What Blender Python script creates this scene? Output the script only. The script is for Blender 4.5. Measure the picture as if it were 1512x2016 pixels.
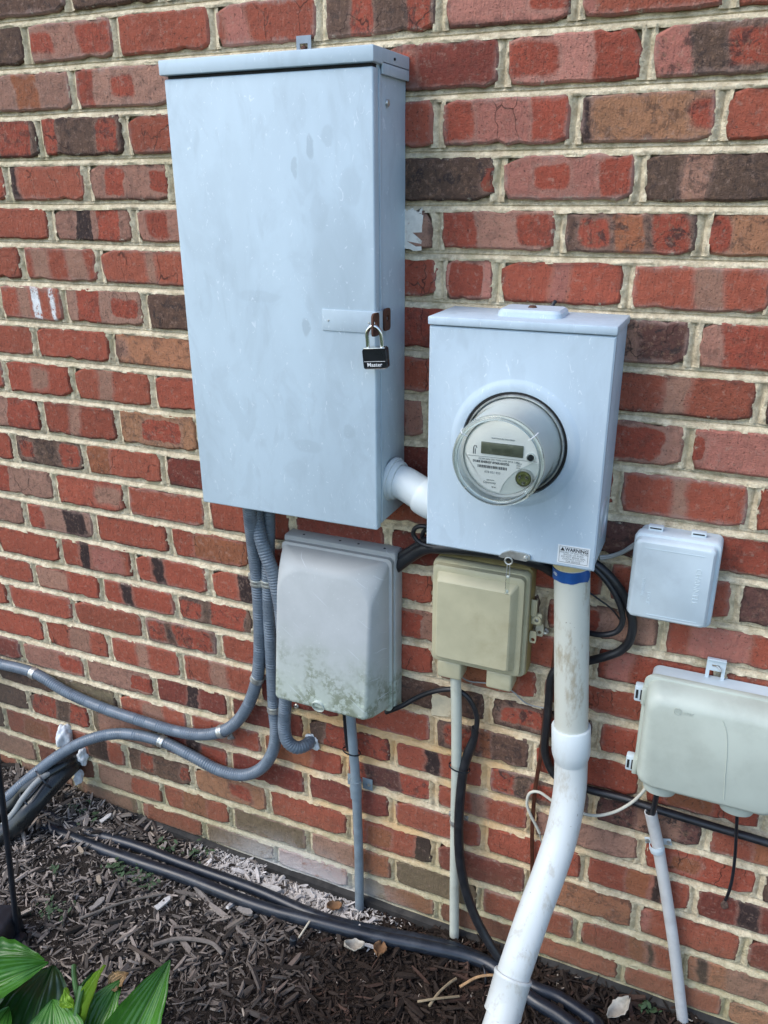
import bpy, bmesh, math, random
import numpy as np
from mathutils import Vector, Matrix, noise as mnoise
random.seed(11); RNG=np.random.default_rng(7)
for _o in list(bpy.data.objects): bpy.data.objects.remove(_o)
C=bpy.context.scene.collection
S=bpy.context.scene
# ---------------------------------------------------------------- camera
cam_d=bpy.data.cameras.new('camera'); cam=bpy.data.objects.new('camera',cam_d); C.objects.link(cam)
cam_d.sensor_fit='VERTICAL'; cam_d.sensor_height=36.0; cam_d.lens=1612.8/2016*36
cam_d.clip_start=0.02; cam_d.clip_end=400
def _camrot(a,b,c):
    Rz=Matrix.Rotation(a,3,'Z'); Rx=Matrix.Rotation(b,3,'X'); r=Rz@Rx
    right,fwd,up=r.col[0],r.col[1],r.col[2]
    R2=right*math.cos(c)+up*math.sin(c); U2=up*math.cos(c)-right*math.sin(c)
    return Matrix((R2,U2,-fwd)).transposed()
cam.matrix_world=Matrix.Translation((0,-1.33071,1.58309))@_camrot(0.410189,-0.377940,-0.0057918).to_4x4()
S.camera=cam
# ---------------------------------------------------------------- sky and sun
SUN=Vector((-0.46,-0.46,0.76)).normalized()
w=bpy.data.worlds.new('World'); S.world=w; w.use_nodes=True
wn=w.node_tree; bg=wn.nodes['Background']
sky=wn.nodes.new('ShaderNodeTexSky'); sky.sky_type='NISHITA'; sky.sun_disc=False
sky.sun_elevation=math.asin(SUN.z); sky.sun_rotation=math.atan2(SUN.x,SUN.y)
sky.air_density=1.0; sky.dust_density=1.0; sky.ozone_density=1.0
wn.links.new(sky.outputs[0],bg.inputs[0]); bg.inputs[1].default_value=0.15
sd=bpy.data.lights.new('sun','SUN'); sd.energy=0.8; sd.angle=math.radians(32); sd.color=(1.0,0.95,0.87)
sun=bpy.data.objects.new('sun',sd); C.objects.link(sun); sun.rotation_euler=SUN.to_track_quat('Z','Y').to_euler()
S.view_settings.view_transform='Standard'; S.view_settings.look='None'; S.view_settings.gamma=1; S.view_settings.use_curve_mapping=False
S.view_settings.exposure=1.2
S.render.engine='CYCLES'
# ---------------------------------------------------------------- measured layout (metres)
COURSES=[
 (1.9531,1.8718,[-2.0154,"O",-1.8084,"S",-1.6014,"R",-1.3944,"D",-1.1874,"D",-0.9804,"R",-0.7734,"D:r.2-.5",-0.5664,"T:r.1-.4,r.6-.9",-0.3594,"R",-0.1524,"R:t.3-.5",0.0546,"R",0.2616,"S",0.4686,"D:r.2-.5",0.6756]),
 (1.8718,1.7947,[-2.1275,"O",-1.9205,"P:r.2-.6",-1.7135,"T:r.1-.4,r.6-.9",-1.5065,"D",-1.2995,"T:r0-.3,r.6-1",-1.091,"R",-0.8862,"R:p.1-.3",-0.6837,"D:r.25-.45,r.75-.95",-0.4821,"P:r.7-1",-0.2786,"R:p0-.1",-0.0783,"R",0.1287,"R",0.3357,"T:r.1-.4,r.6-.9",0.5427]),
 (1.7947,1.7146,[-2.0293,"P:r.2-.6",-1.8223,"T:r.1-.4,r.6-.9",-1.6153,"R",-1.4083,"T:o.3-.6",-1.2013,"T:r0-.2,r.4-.65",-0.9783,"R",-0.7832,"P",-0.5881,"S:r0-.3",-0.3817,"P:r0-.38,r.65-1",-0.1751,"D:p0-.3,r.6-1",0.004,"R",0.211,"R",0.418,"R:t.3-.5",0.625]),
 (1.7146,1.6337,[-2.1274,"R",-1.9204,"R:t.3-.5",-1.7134,"P:r.2-.6",-1.5064,"D:r.5-.9",-1.2994,"D:r0-.18,r.7-.95",-1.0926,"R:p.85-1",-0.8894,"R:t.3-.5",-0.6862,"R",-0.4831,"P:r0-.25,r.72-1",-0.2698,"O:d0-.08,r.82-1",-0.0696,"R",0.1374,"D:r.2-.5",0.3444,"R:t.3-.5",0.5514]),
 (1.6337,1.5544,[-2.0235,"R",-1.8165,"R:t.3-.5",-1.6095,"R",-1.4025,"R:d0-.1",-1.1978,"T:r.2-.45,r.78-1",-1.0002,"R",-0.7941,"R",-0.588,"D:r.9-1",-0.3818,"P:r.25-.52,r.75-1",-0.17,"D:t.3-.5",0.0184,"D",0.2254,"T:r.1-.4,r.6-.9",0.4324,"T:r.1-.4,r.6-.9",0.6394]),
 (1.5544,1.4801,[-2.1319,"R",-1.9249,"R:t.3-.5",-1.7179,"R:t.3-.5",-1.5109,"R",-1.3039,"T:d.3-.5,r.58-.85",-1.0954,"T:r.12-.38",-0.8907,"S",-0.686,"T:w.3-.75",-0.4813,"T:r0-.32,r.68-.97",-0.2809,"D:r.12-.36,o.4-.6,r.68-.93",-0.0731,"O:r0-.2",0.096,"R",0.303,"T:r.1-.4,r.6-.9",0.51]),
 (1.4801,1.4008,[-2.0157,"T:r.1-.4,r.6-.9",-1.8087,"O",-1.6017,"R",-1.3947,"R:t.1-.34,t.62-.85",-1.1945,"R:t.5-.58",-0.9543,"R:t.3-.5",-0.714,"R",-0.4737,"P:r.1-.8",-0.3772,"R:p.44-.55",-0.1709,"R:t.48-.68",0.0354,"R",0.2424,"T:r.1-.4,r.6-.9",0.4494,"P:r.2-.6",0.6564]),
 (1.4008,1.3171,[-2.0997,"R",-1.8927,"R",-1.6857,"R",-1.4787,"R:t.3-.47,w.53-.66,w.84-.9",-1.2997,"T:r.15-.45,r.6-.95",-1.0916,"D",-0.8717,"S",-0.6518,"T:r.3-1",-0.4319,"R",-0.2487,"M:t.1-.55",-0.0655,"T:r.2-.75",0.1127,"R",0.3197,"P:r.2-.6",0.5267]),
 (1.3171,1.2388,[-2.017,"R:t.3-.5",-1.81,"R:t.3-.5",-1.603,"R",-1.396,"R",-1.1882,"O:t0-.15",-0.95,"R",-0.7118,"R",-0.4737,"R",-0.2165,"R:t.46-.58",0.0408,"D",0.2478,"R",0.4548,"S",0.6618]),
 (1.2388,1.1546,[-2.1217,"R",-1.9147,"R",-1.7077,"R",-1.5007,"R:t.4-.65",-1.3062,"R:t.33-.5",-1.0946,"R",-0.8945,"S",-0.6943,"T:r.5-.8",-0.4941,"R",-0.2736,"T:r.25-.85",-0.0531,"P:r0-.08",0.152,"R",0.359,"R",0.566]),
 (1.1546,1.0665,[-2.0308,"S",-1.8238,"R",-1.6168,"T:r.5-1",-1.4098,"R:t.38-.5",-1.1979,"O:r.3-.8",-0.9893,"R",-0.7806,"D:r.2-.5",-0.572,"S",-0.3634,"R",-0.1547,"R:t.42-.52",0.053,"R",0.26,"R:t.3-.5",0.467,"D:r.2-.5",0.674]),
 (1.0665,0.985,[-2.134,"R:t.3-.5",-1.927,"D:r.2-.5",-1.72,"R",-1.513,"D:r.05-.28,r.68-.95",-1.3044,"R:o0-.3",-1.09,"S",-0.8824,"R",-0.6748,"R",-0.4672,"R",-0.2596,"M",-0.052,"T:r.2-1",0.1429,"R",0.3499,"S",0.5569]),
 (0.985,0.8996,[-2.0293,"R",-1.8223,"P:r.2-.6",-1.6153,"T:r.1-.3",-1.4083,"R:t.6-.95",-1.2017,"R",-0.9879,"R",-0.7807,"S",-0.5716,"S",-0.3642,"R",-0.1568,"R",0.0513,"M:p.6-.75",0.2217,"R",0.4287,"O",0.6357]),
 (0.8996,0.8195,[-2.1361,"S",-1.9291,"P:r.2-.6",-1.7221,"T:d0-.4",-1.5151,"T:r0-.25,d.58-.9",-1.3039,"R",-1.093,"R:o.3-1",-0.8852,"P:r.2-.6",-0.6774,"R",-0.4696,"D:r.2-.5",-0.2618,"T:r0-.5",-0.054,"R:p.22-.72",0.143,"R",0.35,"R",0.557]),
 (0.8195,0.7359,[-2.0432,"T:r.1-.4,r.6-.9",-1.8362,"R:t.3-.5",-1.6292,"R",-1.4222,"R:d.27-.4,p.45-.9",-1.2056,"R:d.26-.4",-0.9991,"R:d.35-.6",-0.7906,"R",-0.5822,"T:r.1-.4,r.6-.9",-0.3738,"R",-0.1653,"R:p.1-.3",0.0484,"R",0.2554,"D:r.2-.5",0.4624,"S",0.6694]),
 (0.7359,0.6598,[-2.1437,"S",-1.9367,"O",-1.7297,"R",-1.5227,"R:t0-.5",-1.3114,"R:d.28-.42",-1.0959,"D:r0-.3,r.45-.9",-0.8867,"O",-0.6776,"R",-0.4684,"R:o.1-.8",-0.2572,"R",-0.0502,"R",0.1568,"D:r.2-.5",0.3638,"R",0.5708]),
 (0.6598,0.5804,[-2.0393,"S",-1.8323,"R",-1.6253,"R",-1.4109,"R",-1.1987,"D:r.05-.28,r.42-.93",-0.9873,"R",-0.7774,"R",-0.5675,"D",-0.3575,"D:r.1-.85",-0.1452,"R",0.0618,"R",0.2688,"P:r.2-.6",0.4758]),
 (0.5804,0.4944,[-2.1414,"T:r.1-.4,r.6-.9",-1.9344,"R",-1.7274,"R",-1.5204,"R:t.38-.7",-1.3124,"R:t.4-.55",-1.1009,"R:t.4-.6",-0.8907,"S",-0.6806,"R",-0.4704,"D:r.1-.55,o.5-.6",-0.2627,"R",-0.0527,"R:o.2-.6",0.1586,"R",0.3656,"O",0.5726]),
 (0.4944,0.4156,[-2.0291,"S",-1.8221,"S",-1.6151,"T:r.62-1",-1.4037,"T:r.68-1",-1.1891,"S:d.45-.6",-0.9749,"S",-0.7711,"D:r.2-1",-0.5613,"R:d.35-.5",-0.3534,"D:r0-.25,r.42-.8",-0.1387,"M:t.4-.8",0.0704,"R:o.4-1",0.2774,"R:t.3-.5",0.4844]),
 (0.4156,0.3392,[-2.1412,"R",-1.9342,"S",-1.7272,"D",-1.5202,"G",-1.3129,"R:t.35-.65",-1.098,"R:t.45-.6",-0.8898,"R:o0-.6",-0.6776,"M:r0-.22,r.65-1",-0.4668,"R:t.4-.55",-0.2547,"T",-0.0374,"R:o.25-.5",0.1736,"D",0.3806,"O",0.5876]),
 (0.3392,0.2561,[-2.0412,"R",-1.8342,"D",-1.6272,"D:r.05-.45,r.7-1",-1.4148,"G:t.1-.9",-1.1899,"S:d.4-.6,r.6-1",-0.9875,"S",-0.7789,"S",-0.5638,"R",-0.3515,"R",-0.1419,"R:o.4-.6,d.65-.75",0.0687,"S:d.4-.6",0.2626,"R",0.4696,"R",0.6766]),
 (0.2561,0.1677,[-2.1449,"S",-1.9379,"D",-1.7309,"R:o.3-.7",-1.4998,"R:d.3-.7",-1.3134,"D:r.2-.42,r.85-1",-1.104,"O:r.5-.8",-0.8862,"R",-0.6699,"R:o.2-.5,d.8-1",-0.4614,"S",-0.2519,"O",-0.0304,"R:p0-.1",0.1699,"S",0.3769,"R",0.5839]),
 (0.1677,0.0851,[-2.0506,"R:t.3-.5",-1.8436,"T",-1.6366,"S",-1.4253,"T:r.55-1",-1.2061,"R:o.3-.65",-0.9985,"G",-0.7789,"T:o.55-1",-0.5609,"G",-0.3538,"R",-0.1423,"R:o.5-.65,d.68-.74",0.0703,"O:d.1-.2,t.4-1",0.2783,"R",0.4853]),
 (0.0851,0.0156,[-2.1314,"R:t.3-.5",-1.9244,"R",-1.7174,"T",-1.5104,"G:t.1-.9",-1.2904,"P:r.1-1",-1.0857,"G",-0.8748,"P:r.4-.9",-0.6708,"G:o.4-1",-0.4523,"S",-0.2483,"R",-0.0443,"R",0.1595,"O",0.3514,"R",0.5584]),
]
P={
 "hoseA":[(-0.831,-0.075,1.02),(-0.84,-0.06,0.965),(-0.854,-0.035,0.897),(-0.861,-0.02,0.82),(-0.861,-0.02,0.748),(-0.867,-0.02,0.646),(-0.879,-0.02,0.572),(-0.906,-0.02,0.498),(-0.943,-0.02,0.439),(-0.989,-0.02,0.398),(-1.049,-0.022,0.373),(-1.123,-0.022,0.362),(-1.207,-0.022,0.362),(-1.348,-0.022,0.368),(-1.46,-0.022,0.385),(-1.564,-0.02,0.414),(-1.681,-0.022,0.414),(-1.793,-0.022,0.409)],
 "hoseB":[(-0.817,-0.03,1.007),(-0.824,-0.022,0.942),(-0.831,-0.02,0.872),(-0.834,-0.02,0.817),(-0.837,-0.02,0.729),(-0.838,-0.02,0.628),(-0.84,-0.02,0.503),(-0.838,-0.022,0.443),(-0.849,-0.024,0.386),(-0.882,-0.024,0.33),(-0.936,-0.024,0.292),(-1.005,-0.024,0.285),(-1.08,-0.024,0.303),(-1.167,-0.022,0.318),(-1.25,-0.03,0.32),(-1.318,-0.04,0.307),(-1.387,-0.06,0.279),(-1.461,-0.08,0.228),(-1.53,-0.11,0.167),(-1.581,-0.14,0.116),(-1.648,-0.17,0.043)],
 "hoseC":[(-0.829,-0.055,1.014),(-0.832,-0.05,0.963),(-0.82,-0.05,0.91),(-0.802,-0.05,0.856),(-0.789,-0.05,0.778),(-0.787,-0.05,0.67),(-0.789,-0.05,0.581),(-0.794,-0.05,0.528),(-0.798,-0.05,0.481),(-0.791,-0.05,0.449),(-0.774,-0.04,0.431),(-0.762,-0.02,0.428),(-0.761,0.0,0.428),(-0.767,0.02,0.421)],
 "cableA":[(-1.757,-0.092,0.02),(-1.566,-0.092,0.022),(-1.398,-0.099,0.02),(-1.241,-0.089,0.02),(-1.085,-0.09,0.02),(-0.885,-0.089,0.02),(-0.744,-0.098,0.02),(-0.659,-0.095,0.018),(-0.547,-0.075,0.014),(-0.41,-0.05,0.012),(-0.288,-0.057,0.012),(-0.209,-0.077,0.016),(-0.153,-0.08,0.016),(-0.078,-0.103,0.016),(-0.003,-0.139,0.016)],
 "cableB":[(-1.716,-0.13,0.02),(-1.571,-0.127,0.022),(-1.368,-0.132,0.02),(-1.208,-0.13,0.02),(-1.059,-0.125,0.02),(-0.861,-0.128,0.02),(-0.733,-0.119,0.022),(-0.572,-0.1,0.022),(-0.458,-0.08,0.022),(-0.347,-0.063,0.02),(-0.284,-0.072,0.02),(-0.205,-0.107,0.018),(-0.132,-0.126,0.018),(-0.057,-0.164,0.018)],
 "bundle1":[(-1.621,-0.22,0.002),(-1.54,-0.2,0.061),(-1.501,-0.16,0.11),(-1.485,-0.1,0.142),(-1.479,-0.03,0.157),(-1.51,0.02,0.127)],
 "bundle2":[(-1.684,-0.17,-0.031),(-1.593,-0.155,0.075),(-1.535,-0.12,0.137),(-1.494,-0.085,0.168),(-1.476,-0.03,0.174),(-1.507,0.02,0.14)],
 "bundle3":[(-1.606,-0.215,0.011),(-1.537,-0.195,0.097),(-1.509,-0.17,0.145),(-1.498,-0.13,0.169),(-1.488,-0.09,0.174)],
 "loop1":[(-0.219,-0.03,0.991),(-0.18,-0.03,0.979),(-0.15,-0.03,0.953),(-0.129,-0.03,0.921),(-0.119,-0.03,0.889),(-0.126,-0.03,0.865),(-0.147,-0.03,0.853),(-0.174,-0.02,0.845),(-0.211,-0.015,0.846)],
 "loop2":[(-0.212,-0.025,0.995),(-0.172,-0.025,0.981),(-0.14,-0.025,0.955),(-0.117,-0.022,0.92),(-0.103,-0.022,0.883),(-0.104,-0.022,0.848),(-0.117,-0.02,0.823),(-0.139,-0.02,0.806),(-0.17,-0.015,0.786),(-0.215,-0.012,0.761),(-0.235,-0.012,0.736),(-0.237,-0.012,0.68),(-0.237,-0.012,0.623),(-0.237,-0.012,0.57),(-0.225,-0.012,0.531),(-0.208,-0.012,0.512),(-0.175,-0.012,0.504),(-0.141,-0.012,0.502),(-0.079,-0.014,0.505),(-0.023,-0.02,0.505),(0.075,-0.014,0.495),(0.171,-0.014,0.491),(0.244,-0.014,0.484)],
 "thin1":[(-0.191,-0.012,0.925),(-0.164,-0.012,0.91),(-0.14,-0.012,0.895),(-0.122,-0.012,0.874)],
 "whitewires":[(-0.168,-0.03,0.995),(-0.153,-0.02,0.997),(-0.136,-0.02,1.006),(-0.115,-0.03,1.027)],
 "whitewires2":[(-0.169,-0.03,0.999),(-0.152,-0.02,1.0),(-0.133,-0.02,1.011),(-0.114,-0.03,1.033)],
 "bunch":[(-0.556,-0.02,0.895),(-0.518,-0.035,0.937),(-0.478,-0.05,0.974),(-0.443,-0.05,0.977),(-0.386,-0.05,0.982),(-0.321,-0.05,0.984),(-0.269,-0.04,0.974),(-0.245,-0.02,0.953)],
 "bunch2":[(-0.556,-0.02,0.913),(-0.515,-0.03,0.949),(-0.472,-0.04,0.984),(-0.418,-0.04,0.985),(-0.343,-0.04,0.986),(-0.272,-0.03,0.979),(-0.218,-0.03,0.972)],
 "loop0":[(-0.366,-0.055,0.985),(-0.432,-0.055,0.979),(-0.476,-0.055,0.979),(-0.496,-0.055,0.993),(-0.493,-0.055,1.009),(-0.476,-0.055,1.015),(-0.444,-0.05,1.009),(-0.396,-0.05,0.998)],
 "copper":[(-0.233,-0.01,0.822),(-0.234,-0.01,0.758),(-0.238,-0.01,0.701),(-0.242,-0.01,0.655),(-0.244,-0.01,0.56),(-0.25,-0.01,0.459),(-0.249,-0.01,0.357),(-0.244,-0.01,0.278),(-0.242,-0.005,0.219)],
 "white":[(-0.042,-0.03,0.562),(-0.051,-0.03,0.539),(-0.068,-0.03,0.51),(-0.098,-0.03,0.478),(-0.134,-0.03,0.459),(-0.18,-0.02,0.451),(-0.211,-0.015,0.454),(-0.24,-0.015,0.467),(-0.259,-0.015,0.458),(-0.263,-0.015,0.431),(-0.254,-0.014,0.404),(-0.242,-0.012,0.38),(-0.234,-0.01,0.362)],
 "white2":[(-0.234,-0.01,0.362),(-0.229,-0.006,0.334),(-0.225,-0.002,0.316)],
 "blackfeed":[(-0.564,-0.03,0.576),(-0.53,-0.03,0.6),(-0.499,-0.025,0.625),(-0.466,-0.025,0.648),(-0.428,-0.028,0.666),(-0.4,-0.028,0.664),(-0.381,-0.025,0.641),(-0.372,-0.022,0.609),(-0.374,-0.022,0.57)],
 "sheath":[(-0.373,-0.022,0.578),(-0.379,-0.022,0.55),(-0.39,-0.024,0.507),(-0.395,-0.03,0.465),(-0.397,-0.036,0.392),(-0.395,-0.04,0.315),(-0.387,-0.042,0.238),(-0.367,-0.045,0.163),(-0.337,-0.05,0.101),(-0.299,-0.055,0.049),(-0.271,-0.05,0.012),(-0.254,-0.045,-0.016)],
 "greyconduit":[(-0.646,-0.03,0.562),(-0.643,-0.028,0.478),(-0.639,-0.024,0.354),(-0.638,-0.02,0.163),(-0.639,-0.02,0.001),(-0.639,-0.02,-0.072)],
 "creamconduit":[(-0.413,-0.04,0.708),(-0.411,-0.034,0.624),(-0.41,-0.026,0.496),(-0.41,-0.02,0.347),(-0.407,-0.02,0.166),(-0.403,-0.02,-0.006),(-0.402,-0.02,-0.077)],
 "whiteconduit":[(-0.029,-0.03,0.499),(-0.014,-0.022,0.441),(-0.002,-0.02,0.394),(0.044,-0.02,0.205),(0.089,-0.02,-0.008),(0.123,-0.02,-0.163)],
 "greyside":[(-0.663,-0.025,0.548),(-0.661,-0.022,0.482),(-0.658,-0.02,0.444)],
 "thinwire":[(-0.407,-0.03,0.702),(-0.393,-0.01,0.682),(-0.357,-0.01,0.687),(-0.327,-0.01,0.687),(-0.307,-0.008,0.68),(-0.281,-0.008,0.661),(-0.256,-0.008,0.659),(-0.228,-0.012,0.664)],
 "attL":[(-0.024,-0.06,0.569),(-0.025,-0.045,0.528),(-0.027,-0.03,0.489),(-0.022,-0.025,0.453)],
 "attR":[(0.11,-0.05,0.567),(0.116,-0.035,0.512),(0.123,-0.02,0.442),(0.126,-0.012,0.382),(0.124,-0.006,0.337),(0.121,0.01,0.306)],
 "bigpipe":[(-0.208,-0.06,0.992),(-0.202,-0.058,0.905),(-0.195,-0.056,0.804),(-0.184,-0.055,0.656),(-0.179,-0.056,0.59),(-0.175,-0.068,0.53),(-0.177,-0.1,0.46),(-0.187,-0.145,0.4),(-0.201,-0.19,0.338),(-0.213,-0.24,0.273),(-0.217,-0.255,0.249),(-0.221,-0.3,0.198),(-0.229,-0.345,0.146)],
 "clampA":[(-0.86,-0.02,0.814),(-0.879,-0.02,0.572),(-0.986,-0.02,0.399),(-1.564,-0.02,0.414)],
 "clampB":[(-0.834,-0.02,0.817),(-0.84,-0.02,0.503),(-1.167,-0.022,0.318)],
 "straps":[(-0.638,-0.024,0.348),(-0.409,-0.02,0.341),(-0.011,-0.02,0.419)],
 "foam":[(-0.762,0.0,0.42),(-0.77,0.0,0.441),(-0.749,0.0,0.413)],
 "foam2":[(-1.5,-0.02,0.233),(-1.467,-0.02,0.178),(-1.496,-0.02,0.119)],
 "rod":[(-1.311,-0.406,0.0),(-1.125,-0.5,0.599),(-1.093,-0.52,0.668)],
 "lightbox":[(-1.318,-0.431,0.1),(-1.282,-0.423,0.1),(-1.319,-0.409,0.0),(-1.288,-0.418,0.0)],
 "hosta":[(-0.8,-0.486,0.27),(-0.852,-0.564,0.15),(-1.02,-0.565,0.26),(-1.124,-0.579,0.25),(-0.914,-0.537,0.27),(-0.91,-0.587,0.24),(-0.979,-0.605,0.22),(-0.892,-0.589,0.2),(-0.898,-0.531,0.22),(-0.994,-0.638,0.22),(-0.904,-0.594,0.27),(-0.922,-0.554,0.1),(-1.021,-0.523,0.15),(-1.02,-0.531,0.2),(-0.927,-0.59,0.26),(-1.11,-0.557,0.24),(-1.005,-0.606,0.24)],
 "leafs":[(-0.594,-0.136,0.02),(-0.536,-0.115,0.02),(-0.028,-0.071,0.02),(-1.065,-0.205,0.02),(-0.319,-0.098,0.02),(-0.417,-0.191,0.02),(-0.728,-0.183,0.02),(-0.88,-0.142,0.02),(-1.29,-0.174,0.02),(-1.27,-0.347,0.02)],
 "tape":[(-0.206,-0.06,0.965)],
 "paint":[(-0.52,0.0,1.519),(-1.381,0.0,1.355),(-1.324,0.0,1.358),(-0.458,0.0,0.607),(-0.047,0.0,0.143)],
 "seal":[(-0.3,-0.125,1.014),(-0.3,-0.12,0.992),(-0.304,-0.11,0.963),(-0.307,-0.1,0.932)],
 "warn":[(-0.222,-0.12,1.049),(-0.171,-0.12,1.051),(-0.221,-0.12,1.02),(-0.171,-0.12,1.022)],
 "latch":[(-0.317,-0.12,1.015),(-0.266,-0.12,1.021),(-0.301,-0.12,1.024)],
 "strapplate":[(-0.627,-0.132,1.4),(-0.529,-0.132,1.4),(-0.629,-0.132,1.366),(-0.529,-0.132,1.368),(-0.528,-0.11,1.389)],
 "lock":[(-0.526,-0.15,1.332),(-0.547,-0.15,1.344),(-0.504,-0.15,1.35),(-0.544,-0.15,1.315),(-0.502,-0.15,1.321),(-0.527,-0.15,1.385),(-0.541,-0.15,1.366),(-0.511,-0.15,1.372)],
 "screw":[(-0.528,-0.1,1.699)],
 "tabz":[(-0.724,-0.01,1.807),(-0.703,-0.01,1.807),(-0.714,-0.01,1.787)],
}

# ---------------------------------------------------------------- helpers
def link(name,me,mat=None,parent=None,smooth=None):
    o=bpy.data.objects.new(name,me); C.objects.link(o)
    if mat is not None:
        me.materials.clear(); me.materials.append(mat)
    if smooth is not None: me.shade_smooth() if smooth else me.shade_flat()
    if parent is not None: o.parent=parent
    return o
def tag(o,label,cat,group=None,kind=None):
    if label: o['label']=label
    if cat: o['category']=cat
    if group: o['group']=group
    if kind: o['kind']=kind
    return o
def thing(name,label,cat,loc=(0,0,0),group=None):
    o=bpy.data.objects.new(name,None); C.objects.link(o); o.location=loc; o.empty_display_size=.02
    return tag(o,label,cat,group)
def pyd(name,v,f,mat=None,parent=None,smooth=None,ang=None):
    me=bpy.data.meshes.new(name); me.from_pydata([tuple(p) for p in v],[],f); me.update()
    bm=bmesh.new(); bm.from_mesh(me); bmesh.ops.recalc_face_normals(bm,faces=bm.faces); bm.to_mesh(me); bm.free()
    o=link(name,me,mat,parent,smooth)
    if ang: autosm(me,ang)
    return o
def autosm(me,ang=35):
    bm=bmesh.new(); bm.from_mesh(me); a=math.radians(ang)
    for f in bm.faces: f.smooth=True
    for e in bm.edges:
        e.smooth = len(e.link_faces)==2 and e.calc_face_angle(0)<a
    bm.to_mesh(me); bm.free()
class Geo:
    """collects vertices and faces of one mesh"""
    def __init__(s): s.v=[]; s.f=[]
    def add(s,v,f):
        k=len(s.v); s.v+= [tuple(p) for p in v]; s.f+=[tuple(i+k for i in q) for q in f]; return s
    def box(s,x0,x1,y0,y1,z0,z1):
        v=[(x,y,z) for z in (z0,z1) for y in (y0,y1) for x in (x0,x1)]
        return s.add(v,[(0,1,3,2),(4,6,7,5),(0,4,5,1),(2,3,7,6),(0,2,6,4),(1,5,7,3)])
    def bbox(s,x0,x1,y0,y1,z0,z1,b=.002,seg=2):
        bm=bmesh.new(); bmesh.ops.create_cube(bm,size=1)
        for q in bm.verts: q.co=Vector(((x0+x1)/2+q.co.x*(x1-x0),(y0+y1)/2+q.co.y*(y1-y0),(z0+z1)/2+q.co.z*(z1-z0)))
        b=min(b,.49*min(abs(x1-x0),abs(y1-y0),abs(z1-z0)))
        bmesh.ops.bevel(bm,geom=bm.edges[:],offset=b,segments=seg,profile=.5,affect='EDGES')
        bm.verts.index_update(); s.add([q.co for q in bm.verts],[[q.index for q in f.verts] for f in bm.faces]); bm.free(); return s
    def loft(s,secs,n=5):
        """secs: (y or function(x,z), x0,x1,z0,z1,r[,rtop]) rounded rectangles joined along depth"""
        rings=[]
        for q in secs:
            y,x0,x1,z0,z1,r=q[:6]; rt=q[6] if len(q)>6 else r
            ring=[]
            for cx,cz,a0,rr in ((x1-rt,z1-rt,0,rt),(x0+rt,z1-rt,90,rt),(x0+r,z0+r,180,r),(x1-r,z0+r,270,r)):
                for i in range(n+1):
                    a=math.radians(a0+90*i/n); px,pz=cx+rr*math.cos(a),cz+rr*math.sin(a)
                    ring.append((px,y(px,pz) if callable(y) else y,pz))
            rings.append(ring)
        N=len(rings[0]); v=[p for r in rings for p in r]; f=[]
        for k in range(len(rings)-1):
            for i in range(N):
                j=(i+1)%N; f.append((k*N+i,k*N+j,(k+1)*N+j,(k+1)*N+i))
        f.append(tuple(range(N))); f.append(tuple(range((len(rings)-1)*N,len(rings)*N))[::-1])
        return s.add(v,f)
    def lathe(s,prof,c,axis=(0,-1,0),n=40,a0=0,a1=360,up=None,cap=False):
        ax=Vector(axis).normalized(); u=Vector(up).normalized() if up else (Vector((0,0,1)) if abs(ax.z)<.9 else Vector((1,0,0)))
        u=(u-ax*u.dot(ax)).normalized(); w_=ax.cross(u); c=Vector(c); full=abs(a1-a0)>=359.9
        m=n if full else n+1; v=[]
        for r,h in prof:
            for i in range(m):
                a=math.radians(a0+(a1-a0)*i/n); v.append(c+ax*h+(u*math.cos(a)+w_*math.sin(a))*r)
        f=[]
        for k in range(len(prof)-1):
            for i in range(n):
                j=(i+1)%m if full else i+1
                f.append((k*m+i,k*m+j,(k+1)*m+j,(k+1)*m+i))
        if cap:
            f.append(tuple(range(m))); f.append(tuple(range((len(prof)-1)*m,len(prof)*m))[::-1])
        return s.add(v,f)
    def tube(s,path,r,n=12,cap=True,rfun=None,flat=1.0):
        P_=[Vector(p) for p in path]; N=len(P_); T=[]
        for i in range(N):
            t=(P_[min(i+1,N-1)]-P_[max(i-1,0)]); T.append(t.normalized())
        u=Vector((0,-1,0)); u=(u-T[0]*u.dot(T[0]))
        if u.length<.05: u=Vector((1,0,0))-T[0]*T[0].x
        u.normalize(); v=[]; L_=0
        for i in range(N):
            if i: L_+=(P_[i]-P_[i-1]).length
            u=(u-T[i]*u.dot(T[i])).normalized(); b=T[i].cross(u)
            rr=r*(rfun(L_,i) if rfun else 1)
            for k in range(n):
                a=2*math.pi*k/n; v.append(P_[i]+u*math.cos(a)*rr*flat+b*math.sin(a)*rr)
        f=[(i*n+k,i*n+(k+1)%n,(i+1)*n+(k+1)%n,(i+1)*n+k) for i in range(N-1) for k in range(n)]
        if cap: f.append(tuple(range(n))); f.append(tuple(range((N-1)*n,N*n))[::-1])
        return s.add(v,f)
    def prism(s,pts,y0,y1):
        n=len(pts); v=[(x,y0,z) for x,z in pts]+[(x,y1,z) for x,z in pts]
        return s.add(v,[tuple(range(n)),tuple(range(n,2*n))[::-1]]+[(i,(i+1)%n,n+(i+1)%n,n+i) for i in range(n)])
    def xf(s,M):
        s.v=[tuple(M@Vector(p)) for p in s.v]; return s
    def obj(s,name,mat,parent=None,ang=35):
        return pyd(name,s.v,s.f,mat,parent,None,ang)
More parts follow.
